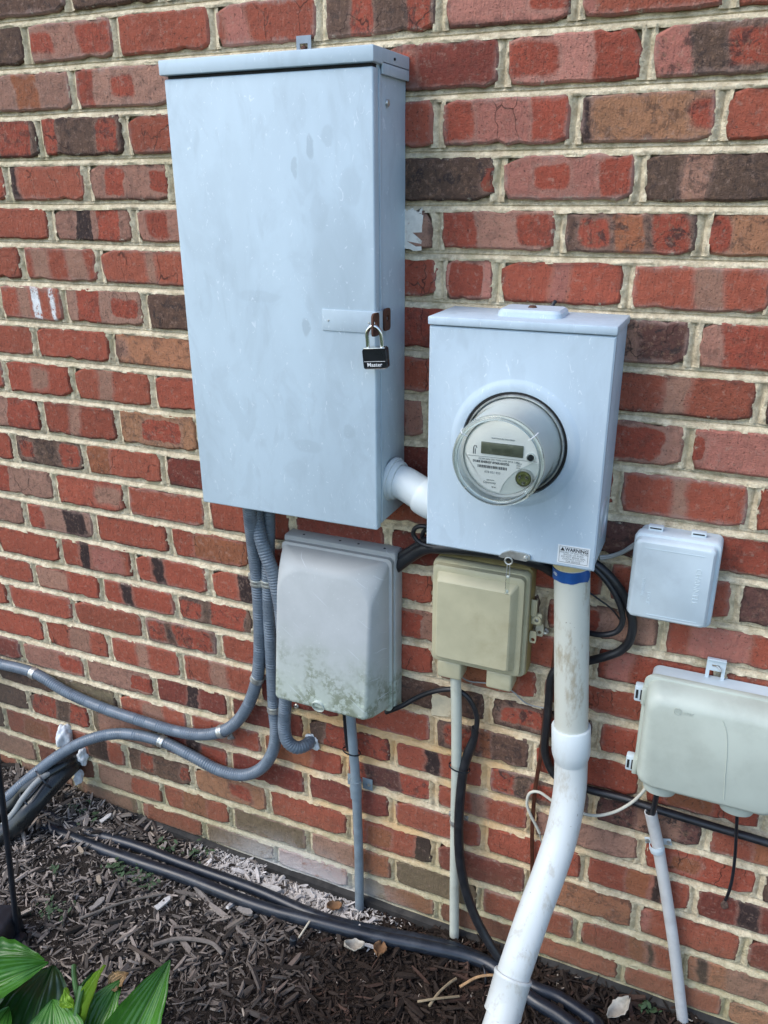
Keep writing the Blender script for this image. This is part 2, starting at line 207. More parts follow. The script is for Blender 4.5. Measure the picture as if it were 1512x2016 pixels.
def spline(pts,step=.006):
    p=[Vector(q) for q in pts]; p=[p[0]*2-p[1]]+p+[p[-1]*2-p[-2]]; out=[]
    for i in range(1,len(p)-2):
        a,b,c,d=p[i-1:i+3]; n=max(2,int((c-b).length/step)+1)
        for k in range(n):
            t=k/n; out.append(.5*((2*b)+(c-a)*t+(2*a-5*b+4*c-d)*t*t+(3*b-a-3*c+d)*t**3))
    out.append(p[-2]); return out
def nz(x,y=0,z=0,sc=1): return mnoise.noise((x*sc,y*sc,z*sc))
def circ(x,z,r,n=20): return [(x+r*math.cos(2*math.pi*i/n),z+r*math.sin(2*math.pi*i/n)) for i in range(n)]
def text(name,s,size,loc,mat,parent,rot=(math.pi/2,0,0),align='LEFT',ext=.0002,bold=0,sx=1):
    cu=bpy.data.curves.new(name,'FONT'); cu.body=s; cu.size=size; cu.extrude=ext; cu.align_x=align; cu.offset=bold; cu.resolution_u=2
    t=bpy.data.objects.new(name+'_tmp',cu); C.objects.link(t)
    dg=bpy.context.evaluated_depsgraph_get(); me=bpy.data.meshes.new_from_object(t.evaluated_get(dg)); bpy.data.objects.remove(t); me.name=name
    o=link(name,me,mat,parent); o.location=loc; o.rotation_euler=rot; o.scale=(sx,1,1); return o
# ---------------------------------------------------------------- materials
class NT:
    def __init__(s,name):
        s.m=bpy.data.materials.new(name); s.m.use_nodes=True; s.t=s.m.node_tree; s.b=s.t.nodes['Principled BSDF']; s.out=s.t.nodes['Material Output']
        s.geo=s.n('ShaderNodeNewGeometry'); s.pos=s.geo.outputs['Position']
    def n(s,typ,ins={},**kw):
        nd=s.t.nodes.new(typ)
        for k,v in kw.items(): setattr(nd,k,v)
        for k,v in ins.items():
            sk=nd.inputs[k]
            if hasattr(v,'is_output'): s.t.links.new(v,sk)
            else: sk.default_value=v
        return nd
    def math(s,op,a,b=0.0,c=0.0,clamp=False):
        return s.n('ShaderNodeMath',{0:a,1:b,2:c},operation=op,use_clamp=clamp).outputs[0]
    def vmath(s,op,a,b=(0,0,0)):
        return s.n('ShaderNodeVectorMath',{0:a,1:b},operation=op).outputs[0]
    def noise(s,scale,vec=None,detail=3,rough=.55,dist=0,col=False):
        q=s.n('ShaderNodeTexNoise',{'Vector':vec if vec is not None else s.pos,'Scale':scale,'Detail':detail,'Roughness':rough,'Distortion':dist}); return q.outputs[1 if col else 0]
    def ramp(s,f,lo,hi,a=0.0,b=1.0):
        return s.n('ShaderNodeMapRange',{'Value':f,'From Min':lo,'From Max':hi,'To Min':a,'To Max':b},interpolation_type='SMOOTHSTEP').outputs[0]
    def mix(s,f,a,b,mode='MIX'):
        q=s.n('ShaderNodeMix',data_type='RGBA',blend_type=mode,clamp_factor=True)
        for k,v in ((0,f),(6,a),(7,b)):
            if hasattr(v,'is_output'): s.t.links.new(v,q.inputs[k])
            else: q.inputs[k].default_value=v if k==0 else (tuple(v)+(1,))[:4]
        return q.outputs[2]
    def bump(s,h,strength=.3,dist=.002,norm=None):
        d={'Height':h,'Strength':strength,'Distance':dist}
        if norm is not None: d['Normal']=norm
        return s.n('ShaderNodeBump',d).outputs[0]
    def set(s,**k):
        for a,v in k.items():
            sk=s.b.inputs[{'col':'Base Color','rough':'Roughness','metal':'Metallic','norm':'Normal','spec':'Specular IOR Level','sub':'Subsurface Weight','coat':'Coat Weight'}[a]]
            if hasattr(v,'is_output'): s.t.links.new(v,sk)
            else: sk.default_value=(tuple(v)+(1,))[:4] if a=='col' else v
        return s.m
    def xyz(s,v=None):
        q=s.n('ShaderNodeSeparateXYZ',{0:v if v is not None else s.pos}); return q.outputs
    def stretch(s,v,sc): return s.vmath('MULTIPLY',v,sc)
    def ell(s,cx,cz,rx,rz):
        """soft ellipse mask in the wall plane (a stain of its own shape)"""
        x=s.xyz(); a=s.math('DIVIDE',s.math('SUBTRACT',x[0],cx),rx); b=s.math('DIVIDE',s.math('SUBTRACT',x[2],cz),rz)
        d=s.math('SQRT',s.math('ADD',s.math('MULTIPLY',a,a),s.math('MULTIPLY',b,b))); return s.ramp(d,1.0,.25)
def simple(name,col,rough=.5,metal=0,var=.12,sc=30,bump=0,dirt=None,dirt_amt=.3,spec=.5):
    q=NT(name); n=q.noise(sc,detail=4)
    c=q.mix(q.ramp(n,.3,.7),[x*(1-var) for x in col],[min(1,x*(1+var)) for x in col])
    if dirt:
        d=q.math('MULTIPLY',q.ramp(q.noise(sc*.45,detail=6,rough=.7),.5,.72),dirt_amt); c=q.mix(d,c,dirt)
    kw=dict(col=c,rough=q.ramp(n,.2,.8,rough*.85,min(1,rough*1.15)),metal=metal,spec=spec)
    if bump: kw['norm']=q.bump(q.noise(sc*6,detail=3),bump,.001)
    return q.set(**kw)
def brick_mat():
    q=NT('brick_clay')
    at=lambda nm,o='Vector': q.n('ShaderNodeAttribute',attribute_name=nm,attribute_type='OBJECT').outputs[o]
    oc=q.n('ShaderNodeTexCoord').outputs['Object']
    rnd=at('rnd','Fac')
    off=q.n('ShaderNodeCombineXYZ',{0:rnd,1:rnd,2:rnd}).outputs[0]
    wp=q.vmath('ADD',q.pos,q.vmath('MULTIPLY',off,(3.,5.,7.)))
    dn=q.vmath('SUBTRACT',q.noise(28,wp,2,col=True),(.5,.5,.5))
    fine=q.vmath('SUBTRACT',q.noise(170,wp,2,col=True),(.5,.5,.5))
    uv=q.vmath('ADD',q.vmath('ADD',oc,q.vmath('MULTIPLY',dn,(.105,0,.27))),q.vmath('MULTIPLY',fine,(.026,0,.075)))
    x=q.xyz(uv)
    base=at('base')
    col=base
    for k in 'abc':
        p=q.xyz(at('p'+k)); pc=at('c'+k)
        # slight lean of each stripe
        xs=q.math('ADD',x[0],q.math('MULTIPLY',x[2],q.math('MULTIPLY_ADD',rnd,.12,-.06)))
        dx=q.math('SUBTRACT',q.math('ABSOLUTE',q.math('SUBTRACT',xs,p[0])),p[1])
        dz=q.math('MULTIPLY',q.math('SUBTRACT',q.math('ABSOLUTE',x[2]),p[2]),.34)
        d=q.math('SMOOTH_MAX',dx,dz,.09)
        soft=q.math('MULTIPLY_ADD',rnd,.018,.005)
        mk=q.n('ShaderNodeMapRange',{'Value':d,'From Min':soft,'From Max':q.math('MULTIPLY',soft,-1.0),'To Min':0.0,'To Max':1.0},interpolation_type='SMOOTHSTEP').outputs[0]
        mk=q.math('MULTIPLY',mk,q.ramp(p[1],.001,.004))
        wht=q.ramp(q.xyz(pc)[0],.5,.6); ragged=q.ramp(q.noise(75,wp,4,.7),.40,.47); mk=q.math('MULTIPLY',mk,q.math('SUBTRACT',1.0,q.math('MULTIPLY',wht,q.math('SUBTRACT',1.0,ragged))))
        ha=q.math('MULTIPLY',q.ramp(d,.055,.005),q.ramp(p[1],.001,.004)); col=q.mix(q.math('MULTIPLY',ha,.38),col,(.34,.20,.15))
        col=q.mix(mk,col,pc)
    mot=at('mot','Fac')
    ma=q.noise(48,wp,5,.7,.6); mb=q.noise(120,wp,4,.7)
    inpatch=q.math('SUBTRACT',1.0,q.math('MULTIPLY',mk,.0))
    col=q.mix(q.math('MULTIPLY',q.ramp(ma,.50,.62),q.math('MULTIPLY',mot,.85)),col,(.040,.030,.028))
    col=q.mix(q.math('MULTIPLY',q.ramp(mb,.52,.66),q.math('MULTIPLY',mot,.60)),col,(.23,.135,.085))
    # hairline cracks in some bricks
    cv=q.n('ShaderNodeTexVoronoi',{'Vector':q.vmath('ADD',q.stretch(wp,(1,1,.45)),q.vmath('MULTIPLY',dn,(.03,.03,.03))),'Scale':16.},feature='DISTANCE_TO_EDGE').outputs[0]
    ck=q.math('MULTIPLY',q.ramp(cv,.016,.004),q.math('MULTIPLY',q.ramp(q.math('FRACT',q.math('MULTIPLY',rnd,13.7)),.80,.84),q.ramp(q.noise(14,wp,2),.46,.56)))
    col=q.mix(q.math('MULTIPLY',ck,.75),col,(.035,.018,.014))
    # blotches, burnt flecks and pale dust
    n1=q.noise(55,wp,5,.65); n2=q.noise(260,wp,3,.6); n3=q.noise(18,wp,3)
    v=q.math('ADD',q.math('MULTIPLY_ADD',n1,.55,.62),q.math('MULTIPLY_ADD',n3,.3,-.05))
    col=q.mix(1.0,col,q.n('ShaderNodeCombineXYZ',{0:v,1:v,2:v}).outputs[0],'MULTIPLY')
    col=q.mix(q.ramp(n2,.58,.70,0,.72),col,(.05,.028,.022))
    col=q.mix(q.ramp(q.noise(95,wp,5,.75),.52,.76,0,.6),col,(.38,.25,.19))
    # rim of each brick, burnt or dusty
    ox=q.xyz(oc); ex=q.math('SUBTRACT',.5,q.math('ABSOLUTE',ox[0])); ez=q.math('MULTIPLY',q.math('SUBTRACT',.5,q.math('ABSOLUTE',ox[2])),.34)
    e=q.math('ADD',q.math('MINIMUM',ex,ez),q.math('MULTIPLY_ADD',n1,.12,-.06))
    rim=q.ramp(e,.055,.0); rc=q.mix(q.ramp(rnd,.45,.55),(.06,.035,.03),(.34,.22,.18))
    col=q.mix(q.math('MULTIPLY',rim,q.math('MULTIPLY_ADD',q.math('FRACT',q.math('MULTIPLY',rnd,7.3)),.6,.15)),col,rc)
    # mortar smears along the arrises
    sm=q.math('MULTIPLY',q.ramp(e,.03,.0),q.ramp(q.noise(70,wp,4,.7),.56,.66)); col=q.mix(q.math('MULTIPLY',sm,.75),col,(.5,.45,.34))
    # damp dirt, algae and lime bloom low on the wall
    W=q.xyz(); lown=q.noise(9,None,4,.6)
    low=q.math('MULTIPLY',q.ramp(q.math('ADD',W[2],q.math('MULTIPLY',lown,.3)),.5,.1),.45); col=q.mix(low,col,(.20,.15,.085))
    bl=q.math('MULTIPLY',q.ell(-.80,-.02,.34,.17),q.ramp(q.math('ADD',q.noise(14,None,5,.65),q.math('MULTIPLY',n2,.2)),.42,.62)); col=q.mix(q.math('MULTIPLY',bl,.72),col,(.58,.57,.56))
    dk=q.math('MULTIPLY',q.ell(-1.9,.28,.5,.3),.6); col=q.mix(dk,col,(.055,.048,.04))
    drag=q.noise(1,q.stretch(wp,(240,240,34)),3,.6)
    h=q.math('ADD',q.math('MULTIPLY',q.noise(420,wp,3,.6),.5),q.math('ADD',q.math('MULTIPLY',drag,.7),q.math('MULTIPLY',n1,1.2)))
    return q.set(col=col,rough=q.ramp(n1,.3,.7,.72,.95),norm=q.bump(h,1.0,.0032),spec=.22)
def brick_far_mat():
    q=NT('brick_clay_plain'); r=q.geo.outputs['Random Per Island']
    cr=q.n('ShaderNodeValToRGB',{0:r}); e=cr.color_ramp; e.interpolation='CONSTANT'
    cols=[(.28,.05,.032),(.16,.03,.024),(.30,.13,.09),(.30,.06,.04),(.07,.042,.036),(.36,.12,.055)]
    e.elements[0].color=cols[0]+(1,); e.elements[1].position=.28; e.elements[1].color=cols[1]+(1,)
    for i,c in enumerate(cols[2:]): k=e.elements.new(.42+.14*i); k.color=c+(1,)
    n=q.noise(50,None,5,.65); v=q.math('MULTIPLY_ADD',n,.8,.6)
    c=q.mix(1.0,cr.outputs[0],q.n('ShaderNodeCombineXYZ',{0:v,1:v,2:v}).outputs[0],'MULTIPLY')
    return q.set(col=c,rough=.75,norm=q.bump(n,.5,.002),spec=.35)
def mortar_mat():
    q=NT('mortar'); n=q.noise(60,None,5,.65); n2=q.noise(5,None,3); W=q.xyz()
    c=q.mix(q.ramp(q.math('ADD',q.math('MULTIPLY',n,.7),q.math('MULTIPLY',q.noise(170,None,3,.7),.3)),.36,.66),(.53,.435,.29),(.88,.76,.54))
    mid=q.math('MULTIPLY',q.ell(-.55,.40,.62,.36),q.ramp(n2,.3,.6)); c=q.mix(q.math('MULTIPLY',mid,.9),c,(.70,.44,.20))
    c=q.mix(q.math('MULTIPLY',q.ramp(q.noise(12,None,4),.52,.66),.5),c,(.45,.40,.24))
    low=q.ramp(q.math('ADD',W[2],q.math('MULTIPLY',n2,.22)),.44,.12); c=q.mix(q.math('MULTIPLY',low,.6),c,(.36,.33,.17))
    c=q.mix(q.ramp(q.noise(30,None,6,.75),.60,.74,0,.6),c,(.16,.14,.10))
    bl=q.math('MULTIPLY',q.ell(-.80,-.02,.34,.17),.75); c=q.mix(bl,c,(.62,.62,.6))
    dk=q.math('MULTIPLY',q.ell(-1.95,.28,.45,.28),.6); c=q.mix(dk,c,(.12,.115,.085))
    h=q.math('ADD',q.noise(300,None,4,.7),q.math('MULTIPLY',n,1.5))
    return q.set(col=c,rough=.92,norm=q.bump(h,1.0,.0035),spec=.12)
def paint_mat(name,col,rust=True,seed=0.):
    """weathered grey enamel: smudges, pale scuffs, chalky streaks"""
    q=NT(name); p=q.vmath('ADD',q.pos,(seed,seed*2,seed))
    st=q.stretch(p,(1,1,.45)); big=q.noise(6,st,4,.6); mid=q.noise(22,st,4,.6,1.2); fn=q.noise(160,p,3)
    c=q.mix(q.ramp(big,.35,.7),[x*.93 for x in col],[min(1,x*1.05) for x in col])
    for cx,cz,rx,rz,am in ((-.640,1.640,.007,.019,.30),(-.668,1.612,.0055,.016,.26),(-.610,1.655,.011,.018,.16),(-.660,1.370,.008,.017,.26),(-.598,1.475,.050,.10,.10),(-.574,1.585,.020,.030,.12),(-.628,1.545,.016,.03,.10),(-.590,1.420,.07,.12,.08),(-.585,1.20,.012,.014,.16),(-.665,1.165,.03,.012,.12),(-.690,1.225,.02,.03,.06),(-.745,1.415,.045,.010,.10)):
        sh_=q.vmath('ADD',q.pos,q.vmath('MULTIPLY',q.vmath('SUBTRACT',q.noise(45,None,3,col=True),(.5,.5,.5)),(.012,0,.016)))
        x_=q.xyz(sh_); a_=q.math('DIVIDE',q.math('SUBTRACT',x_[0],cx),rx); b_=q.math('DIVIDE',q.math('SUBTRACT',x_[2],cz),rz)
        d_=q.math('ADD',q.math('MULTIPLY',a_,a_),q.math('MULTIPLY',b_,b_)); c=q.mix(q.ramp(d_,1.15,.5,0,min(.5,am*1.5)),c,[x*.55 for x in col])
    c=q.mix(q.ramp(mid,.50,.66,0,.24),c,[x*.72 for x in col]); c=q.mix(q.ramp(q.noise(9,q.stretch(p,(1,1,.7)),5,.65,.8),.50,.64,0,.22),c,[x*.74 for x in col])
    sp=q.noise(13,q.stretch(p,(1.5,1,.6)),2,.5); c=q.mix(q.ramp(sp,.68,.74,0,.25),c,[x*.6 for x in col])
    sc=q.noise(70,q.stretch(p,(1.6,1,.8)),2,.5,2.); c=q.mix(q.ramp(sc,.66,.72,0,.5),c,(.72,.78,.82)); stv=q.noise(1,q.stretch(p,(60,60,3)),2,.5); c=q.mix(q.ramp(stv,.66,.76,0,.10),c,[x*.68 for x in col])
    c=q.mix(q.ramp(fn,.72,.8,0,.3),c,(.30,.30,.30))
    return q.set(col=c,rough=q.ramp(mid,.3,.7,.42,.6),norm=q.bump(q.noise(90,p,2),.06,.001),spec=.5)
def nid_mat():
    q=NT('weathered_grey_plastic'); W=q.xyz(); n=q.noise(70,None,5,.7); n2=q.noise(11,None,4,.6)
    col=(.41,.43,.425); c=q.mix(q.ramp(n2,.3,.7),[x*.93 for x in col],[x*1.06 for x in col])
    lowm=q.ramp(q.math('ADD',W[2],q.math('MULTIPLY',n2,.16)),.88,.66)
    c=q.mix(q.math('MULTIPLY',lowm,.7),c,(.40,.46,.36))
    mil=q.math('MULTIPLY',q.ramp(q.math('ADD',W[2],q.math('MULTIPLY',q.math('ADD',n2,W[0]),.14)),.735,.625),q.math('MULTIPLY',q.ramp(n,.42,.56),q.ramp(q.noise(17,None,3,.6),.40,.58))); c=q.mix(q.math('MULTIPLY',mil,.75),c,(.15,.17,.10))
    vo=q.n('ShaderNodeTexVoronoi',{'Vector':q.vmath('ADD',q.pos,q.vmath('MULTIPLY',q.noise(60,None,2,col=True),(.01,.01,.01))),'Scale':75.}).outputs['Distance']
    spots=q.math('MULTIPLY',q.ramp(vo,.33,.22),q.math('MULTIPLY',q.ramp(q.math('ADD',W[2],q.math('MULTIPLY',n2,.12)),.78,.66),q.ramp(q.noise(25,None,2),.44,.54))); c=q.mix(q.math('MULTIPLY',spots,.55),c,(.56,.62,.50))
    spk=q.ramp(q.noise(240,None,2),.68,.74,0,.5); c=q.mix(spk,c,(.6,.64,.62))
    tp=q.math('MULTIPLY',q.ramp(q.math('ADD',W[2],q.math('MULTIPLY',n2,.02)),.905,.930),.35); c=q.mix(tp,c,(.24,.225,.205))
    # long pale scratches
    s1=q.noise(1,q.stretch(q.n('ShaderNodeVectorRotate',{'Vector':q.pos,'Angle':-.6,'Axis':(0,1,0)}).outputs[0],(9,9,420)),1,.4)
    c=q.mix(q.ramp(s1,.73,.77,0,.6),c,(.62,.68,.70))
    return q.set(col=c,rough=.6,norm=q.bump(n,.12,.001),spec=.4)
def pvc_mat(name,col=(.57,.62,.62),dirt=.35,dz=None):
    q=NT(name); W=q.xyz(); st=q.stretch(q.pos,(1,1,.35)); n=q.noise(40,st,5,.7); n2=q.noise(9,st,3)
    c=q.mix(q.ramp(n2,.3,.7),[x*.94 for x in col],[min(.82,x*1.05) for x in col])
    m=q.ramp(n,.52,.68,0,dirt)
    if dz: m=q.math('ADD',m,q.math('MULTIPLY',q.ramp(q.math('ADD',W[2],q.math('MULTIPLY',n,.2)),dz[0],dz[1]),dz[2]))
    c=q.mix(m,c,(.33,.28,.19))
    sp=q.noise(120,None,3); c=q.mix(q.ramp(sp,.70,.76,0,.6),c,(.14,.11,.075))
    return q.set(col=c,rough=.42,norm=q.bump(n,.05,.001),spec=.5)
def glass_mat():
    q=NT('clear_glass'); t=q.t
    lw=q.n('ShaderNodeLayerWeight',{'Blend':.22}); tr=q.n('ShaderNodeBsdfTransparent',{'Color':(.95,.965,.955,1)}); gl=q.n('ShaderNodeBsdfGlossy',{'Color':(.95,1,1,1),'Roughness':.04})
    mx=q.n('ShaderNodeMixShader',{0:q.math('MULTIPLY_ADD',lw.outputs['Fresnel'],.75,.02),1:tr.outputs[0],2:gl.outputs[0]})
    t.links.new(mx.outputs[0],q.out.inputs[0]); return q.m
def leaf_mat(name,a,b,vein=(.10,.22,.05)):
    q=NT(name); uv=q.n('ShaderNodeUVMap').outputs[0]; u=q.xyz(uv); n=q.noise(20,None,4)
    c=q.mix(q.ramp(n,.3,.7),a,b)
    vs=q.math('ABSOLUTE',q.math('COSINE',q.math('MULTIPLY',q.math('SUBTRACT',u[0],.5),math.pi*11))); c=q.mix(q.ramp(vs,.30,.0,0,.28),c,[x*.45 for x in a]); c=q.mix(q.ramp(q.noise(6,None,3),.45,.65,0,.45),c,[x*.55 for x in a]); mr=q.math('ABSOLUTE',q.math('SUBTRACT',u[0],.5)); c=q.mix(q.ramp(mr,.022,.008,0,.6),c,vein)
    c=q.mix(q.ramp(q.noise(110,None,3),.72,.78,0,.35),c,(.12,.08,.03))
    q.set(col=c,rough=.34,spec=.5,norm=q.bump(q.noise(70,None,4,.6),.25,.002))
    tl=q.n('ShaderNodeBsdfTranslucent',{'Color':c}); mx=q.n('ShaderNodeMixShader',{0:.22,1:q.b.outputs[0],2:tl.outputs[0]}); q.t.links.new(mx.outputs[0],q.out.inputs[0]); return q.m
def vcol_mat(name,rough=.9,bump=.5):
    q=NT(name); a=q.n('ShaderNodeAttribute',attribute_name='tint').outputs['Color']; n=q.noise(160,q.pos,3,.6); v=q.math('MULTIPLY_ADD',n,.9,.55)
    c=q.mix(1.0,a,q.n('ShaderNodeCombineXYZ',{0:v,1:v,2:v}).outputs[0],'MULTIPLY'); return q.set(col=c,rough=rough,norm=q.bump(n,bump,.001),spec=.2)
M={}
M['brick']=brick_mat(); M['brickfar']=brick_far_mat(); M['mortar']=mortar_mat()
M['paint']=paint_mat('grey_enamel',(.48,.582,.64)); M['paint2']=paint_mat('grey_enamel_meter_box',(.48,.58,.65),seed=3.3)
M['nid']=nid_mat()
M['tan']=simple('tan_plastic',(.44,.41,.27),.5,var=.08,sc=14,dirt=(.22,.17,.08),dirt_amt=.35,bump=.05)
M['tandark']=simple('tan_plastic_stained',(.34,.27,.11),.5,var=.15,sc=20,dirt=(.13,.11,.06),dirt_amt=.5)
M['white']=simple('pale_grey_plastic',(.55,.63,.66),.5,var=.05,sc=18,dirt=(.36,.40,.43),dirt_amt=.35,bump=.04)
M['beige']=simple('pale_green_beige_plastic',(.46,.50,.43),.5,var=.05,sc=16,dirt=(.34,.36,.30),dirt_amt=.4,bump=.05)
M['pvc']=pvc_mat('white_pvc',dirt=.10); M['pvcold']=pvc_mat('stained_pvc',(.53,.54,.47),.75); M['pvctop']=pvc_mat('yellowed_pvc',(.56,.46,.24),.6)
M['pvcground']=pvc_mat('muddy_pvc',(.58,.61,.59),.42,(.40,.04,.75))
M['pvcgrey']=simple('grey_pvc',(.20,.25,.28),.45,var=.1,sc=30,dirt=(.12,.13,.13),dirt_amt=.4)
M['pvccream']=simple('cream_pvc',(.50,.52,.44),.45,var=.06,sc=25,dirt=(.25,.22,.15),dirt_amt=.4)
M['pvclilac']=simple('pale_grey_pvc',(.54,.545,.53),.45,var=.06,sc=25,dirt=(.30,.28,.28),dirt_amt=.4)
M['hose']=simple('grey_flexible_conduit',(.130,.162,.195),.30,var=.12,sc=40,dirt=(.14,.15,.16),dirt_amt=.3)
M['zinc']=simple('galvanised_steel',(.52,.53,.50),.38,.75,.15,60,dirt=(.2,.16,.1),dirt_amt=.3)
M['steel']=simple('bright_steel',(.70,.70,.66),.2,1.0,.1,60)
M['rust']=simple('rusty_steel',(.085,.032,.018),.75,.1,.4,90,bump=.3,dirt=(.20,.08,.03),dirt_amt=.6)
M['rubber']=simple('black_cable_jacket',(.013,.014,.017),.42,var=.2,sc=50,dirt=(.06,.055,.05),dirt_amt=.3)
M['rubberdust']=simple('dusty_black_pipe',(.013,.018,.027),.34,var=.25,sc=40,dirt=(.07,.082,.095),dirt_amt=.35)
M['foamblack']=simple('black_pipe_insulation',(.013,.016,.017),.28,var=.3,sc=30,dirt=(.04,.04,.04),dirt_amt=.3)
M['blackpl']=simple('black_plastic',(.010,.013,.018),.4,var=.2,sc=40)
M['blacklock']=simple('black_lock_jacket',(.008,.010,.013),.3,var=.1,sc=60)
M['ink']=simple('black_ink',(.02,.02,.022),.6,var=.05); M['inkgrey']=simple('grey_ink',(.22,.23,.22),.6,var=.05); M['inkwhite']=simple('white_ink',(.75,.75,.74),.6,var=.03)
M['labelwhite']=simple('label_paper',(.74,.76,.75),.5,var=.04)
M['tape']=simple('blue_tape',(.012,.075,.26),.4,var=.15,sc=40)
M['copper']=simple('brown_copper_wire',(.09,.030,.016),.5,.3,.3,60)
M['wirewhite']=simple('white_cable_jacket',(.55,.54,.46),.5,var=.08); M['wiregrey']=simple('grey_cable_jacket',(.28,.29,.28),.5,var=.1)
M['foamwhite']=simple('expanding_foam',(.66,.69,.70),.85,var=.1,sc=60,bump=.6,dirt=(.42,.42,.40),dirt_amt=.4)
M['meterbody']=simple('meter_body_plastic',(.56,.57,.53),.5,var=.05,sc=14); M['meterface']=simple('meter_face_card',(.78,.77,.71),.5,var=.03); M['meterlow']=simple('meter_grey_panel',(.56,.59,.54),.5,var=.03)
M['lcd']=simple('display_glass',(.105,.112,.076),.25,var=.1,sc=60); M['olive']=simple('olive_port',(.10,.11,.03),.4,var=.2,sc=80)
M['glass']=glass_mat()
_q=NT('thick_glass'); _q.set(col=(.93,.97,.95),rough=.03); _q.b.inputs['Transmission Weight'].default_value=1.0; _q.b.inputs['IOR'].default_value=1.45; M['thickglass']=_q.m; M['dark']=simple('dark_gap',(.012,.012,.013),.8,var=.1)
M['gapring']=simple('black_gap_shade',(.010,.010,.010),.6,var=.1)
M['wood']=vcol_mat('shredded_bark'); M['dirt']=None
M['leaf']=leaf_mat('hosta_leaf',(.040,.145,.016),(.075,.235,.028)); M['leafshaded']=leaf_mat('hosta_leaf_shaded',(.014,.060,.010),(.026,.095,.016)); M['leaflime']=leaf_mat('hosta_leaf_lime',(.22,.38,.03),(.30,.46,.05))  # darker leaf copy carries the shade of the rear leaves in its colour
M['leafbrown']=simple('withered_leaf',(.32,.20,.09),.7,var=.3,sc=60); M['dryleaf']=simple('dry_leaf_pale',(.42,.38,.31),.8,var=.2,sc=60); M['dryleaf2']=simple('dry_leaf_brown',(.19,.10,.045),.8,var=.3,sc=60)
M['weed']=simple('weed_green',(.07,.17,.045),.6,var=.3,sc=60)
# ================================================================= ground
def ground_h(x,y):
    h=.010*nz(x,y,1,2.2)+.007*nz(x,y,3,7)+.004*nz(x,y,5,19)
    k=max(0,min(1,(y+.10)/.10)); h=h*(1-.6*k)
    h-=.0
    if x<-1.15: h+=min(.05,(-1.15-x)*.12)*max(0,1-abs(y)/.5)
    if -.9<x<-.45 and y>-.12: h-=.018*(1-abs(y)/.12)
    return h
def mulch_ground():
    xs=[-90,-40,-18,-9,-5]+[-3.2+.02*i for i in range(220)]+[1.4,2,3.5,7,15,40,90]
    ys=[-90,-40,-18,-9,-5,-3,-2.2]+[-1.5+.02*i for i in range(76)]+[.03]
    v=[(x,y,ground_h(x,y) if -3.3<x<1.3 and y>-1.6 else -.01) for y in ys for x in xs]; n=len(xs)
    f=[(j*n+i,j*n+i+1,(j+1)*n+i+1,(j+1)*n+i) for j in range(len(ys)-1) for i in range(n-1)]
    q=NT('mulch_soil'); W=q.xyz(); a=q.noise(45,None,6,.75); b=q.noise(160,None,4,.7); g=q.noise(3,None,3)
    c=q.mix(q.ramp(a,.3,.7),(.012,.0085,.0065),(.055,.038,.028)); c=q.mix(q.ramp(b,.6,.75,0,.6),c,(.10,.08,.065))
    gr=q.math('MULTIPLY',q.ramp(W[0],-.65,-1.0),.5); c=q.mix(gr,c,(.075,.066,.056))
    bl=q.math('MULTIPLY',q.n('ShaderNodeMapRange',{'Value':W[1],'From Min':-.13,'From Max':-.03}).outputs[0],q.math('MULTIPLY',q.ramp(W[0],-1.15,-.95),q.ramp(W[0],-.5,-.68))); c=q.mix(q.math('MULTIPLY',bl,.7),c,(.36,.35,.34))
    r=q.vmath('LENGTH',q.vmath('ADD',q.pos,(.8,.3,0))); r=r.node.outputs['Value']
    c=q.mix(q.ramp(r,3,5),c,q.mix(a,(.025,.06,.012),(.05,.10,.022)))
    m=q.set(col=c,rough=.95,norm=q.bump(q.math('ADD',a,b),1.0,.012),spec=.2)
    o=pyd('mulch_ground',v,f,m); autosm(o.data,80); o['kind']='structure'; o['label']='dark brown bark mulch bed at the foot of the brick wall'
mulch_ground()
def chips_mesh(spec):
    """spec: list of (x,y,z,len,wid,thk,yaw,pitch,roll,bend,color)"""
    V=[];F=[];Cc=[]
    for (x,y,z,l,wd,t,yaw,pit,rol,bn,col) in spec:
        R=Matrix.Rotation(yaw,3,'Z')@Matrix.Rotation(pit,3,'Y')@Matrix.Rotation(rol,3,'X'); k=len(V)
        for s_,ww,zz in ((-.5,.55,0),(-.1,1.0,bn),(.3,.85,bn*.8),(.5,.35,-bn*.3)):
            for a,b in ((-1,-1),(1,-1),(.8,1),(-.8,1)):
                p=R@Vector((s_*l,a*wd*.5*ww,b*t*.5+zz*l)); V.append((x+p.x,y+p.y,z+p.z))
        for s_ in range(3):
            for a in range(4):
                b=(a+1)%4; F.append((k+s_*4+a,k+s_*4+b,k+s_*4+4+b,k+s_*4+4+a))
        F.append((k+3,k+2,k+1,k)); F.append((k+12,k+13,k+14,k+15)); Cc+= [col]*16
    return V,F,Cc
def tint(me,Cc):
    a=me.attributes.new('tint','FLOAT_COLOR','POINT'); a.data.foreach_set('color',np.array([tuple(c)+(1,) for c in Cc],dtype=np.float32).ravel())
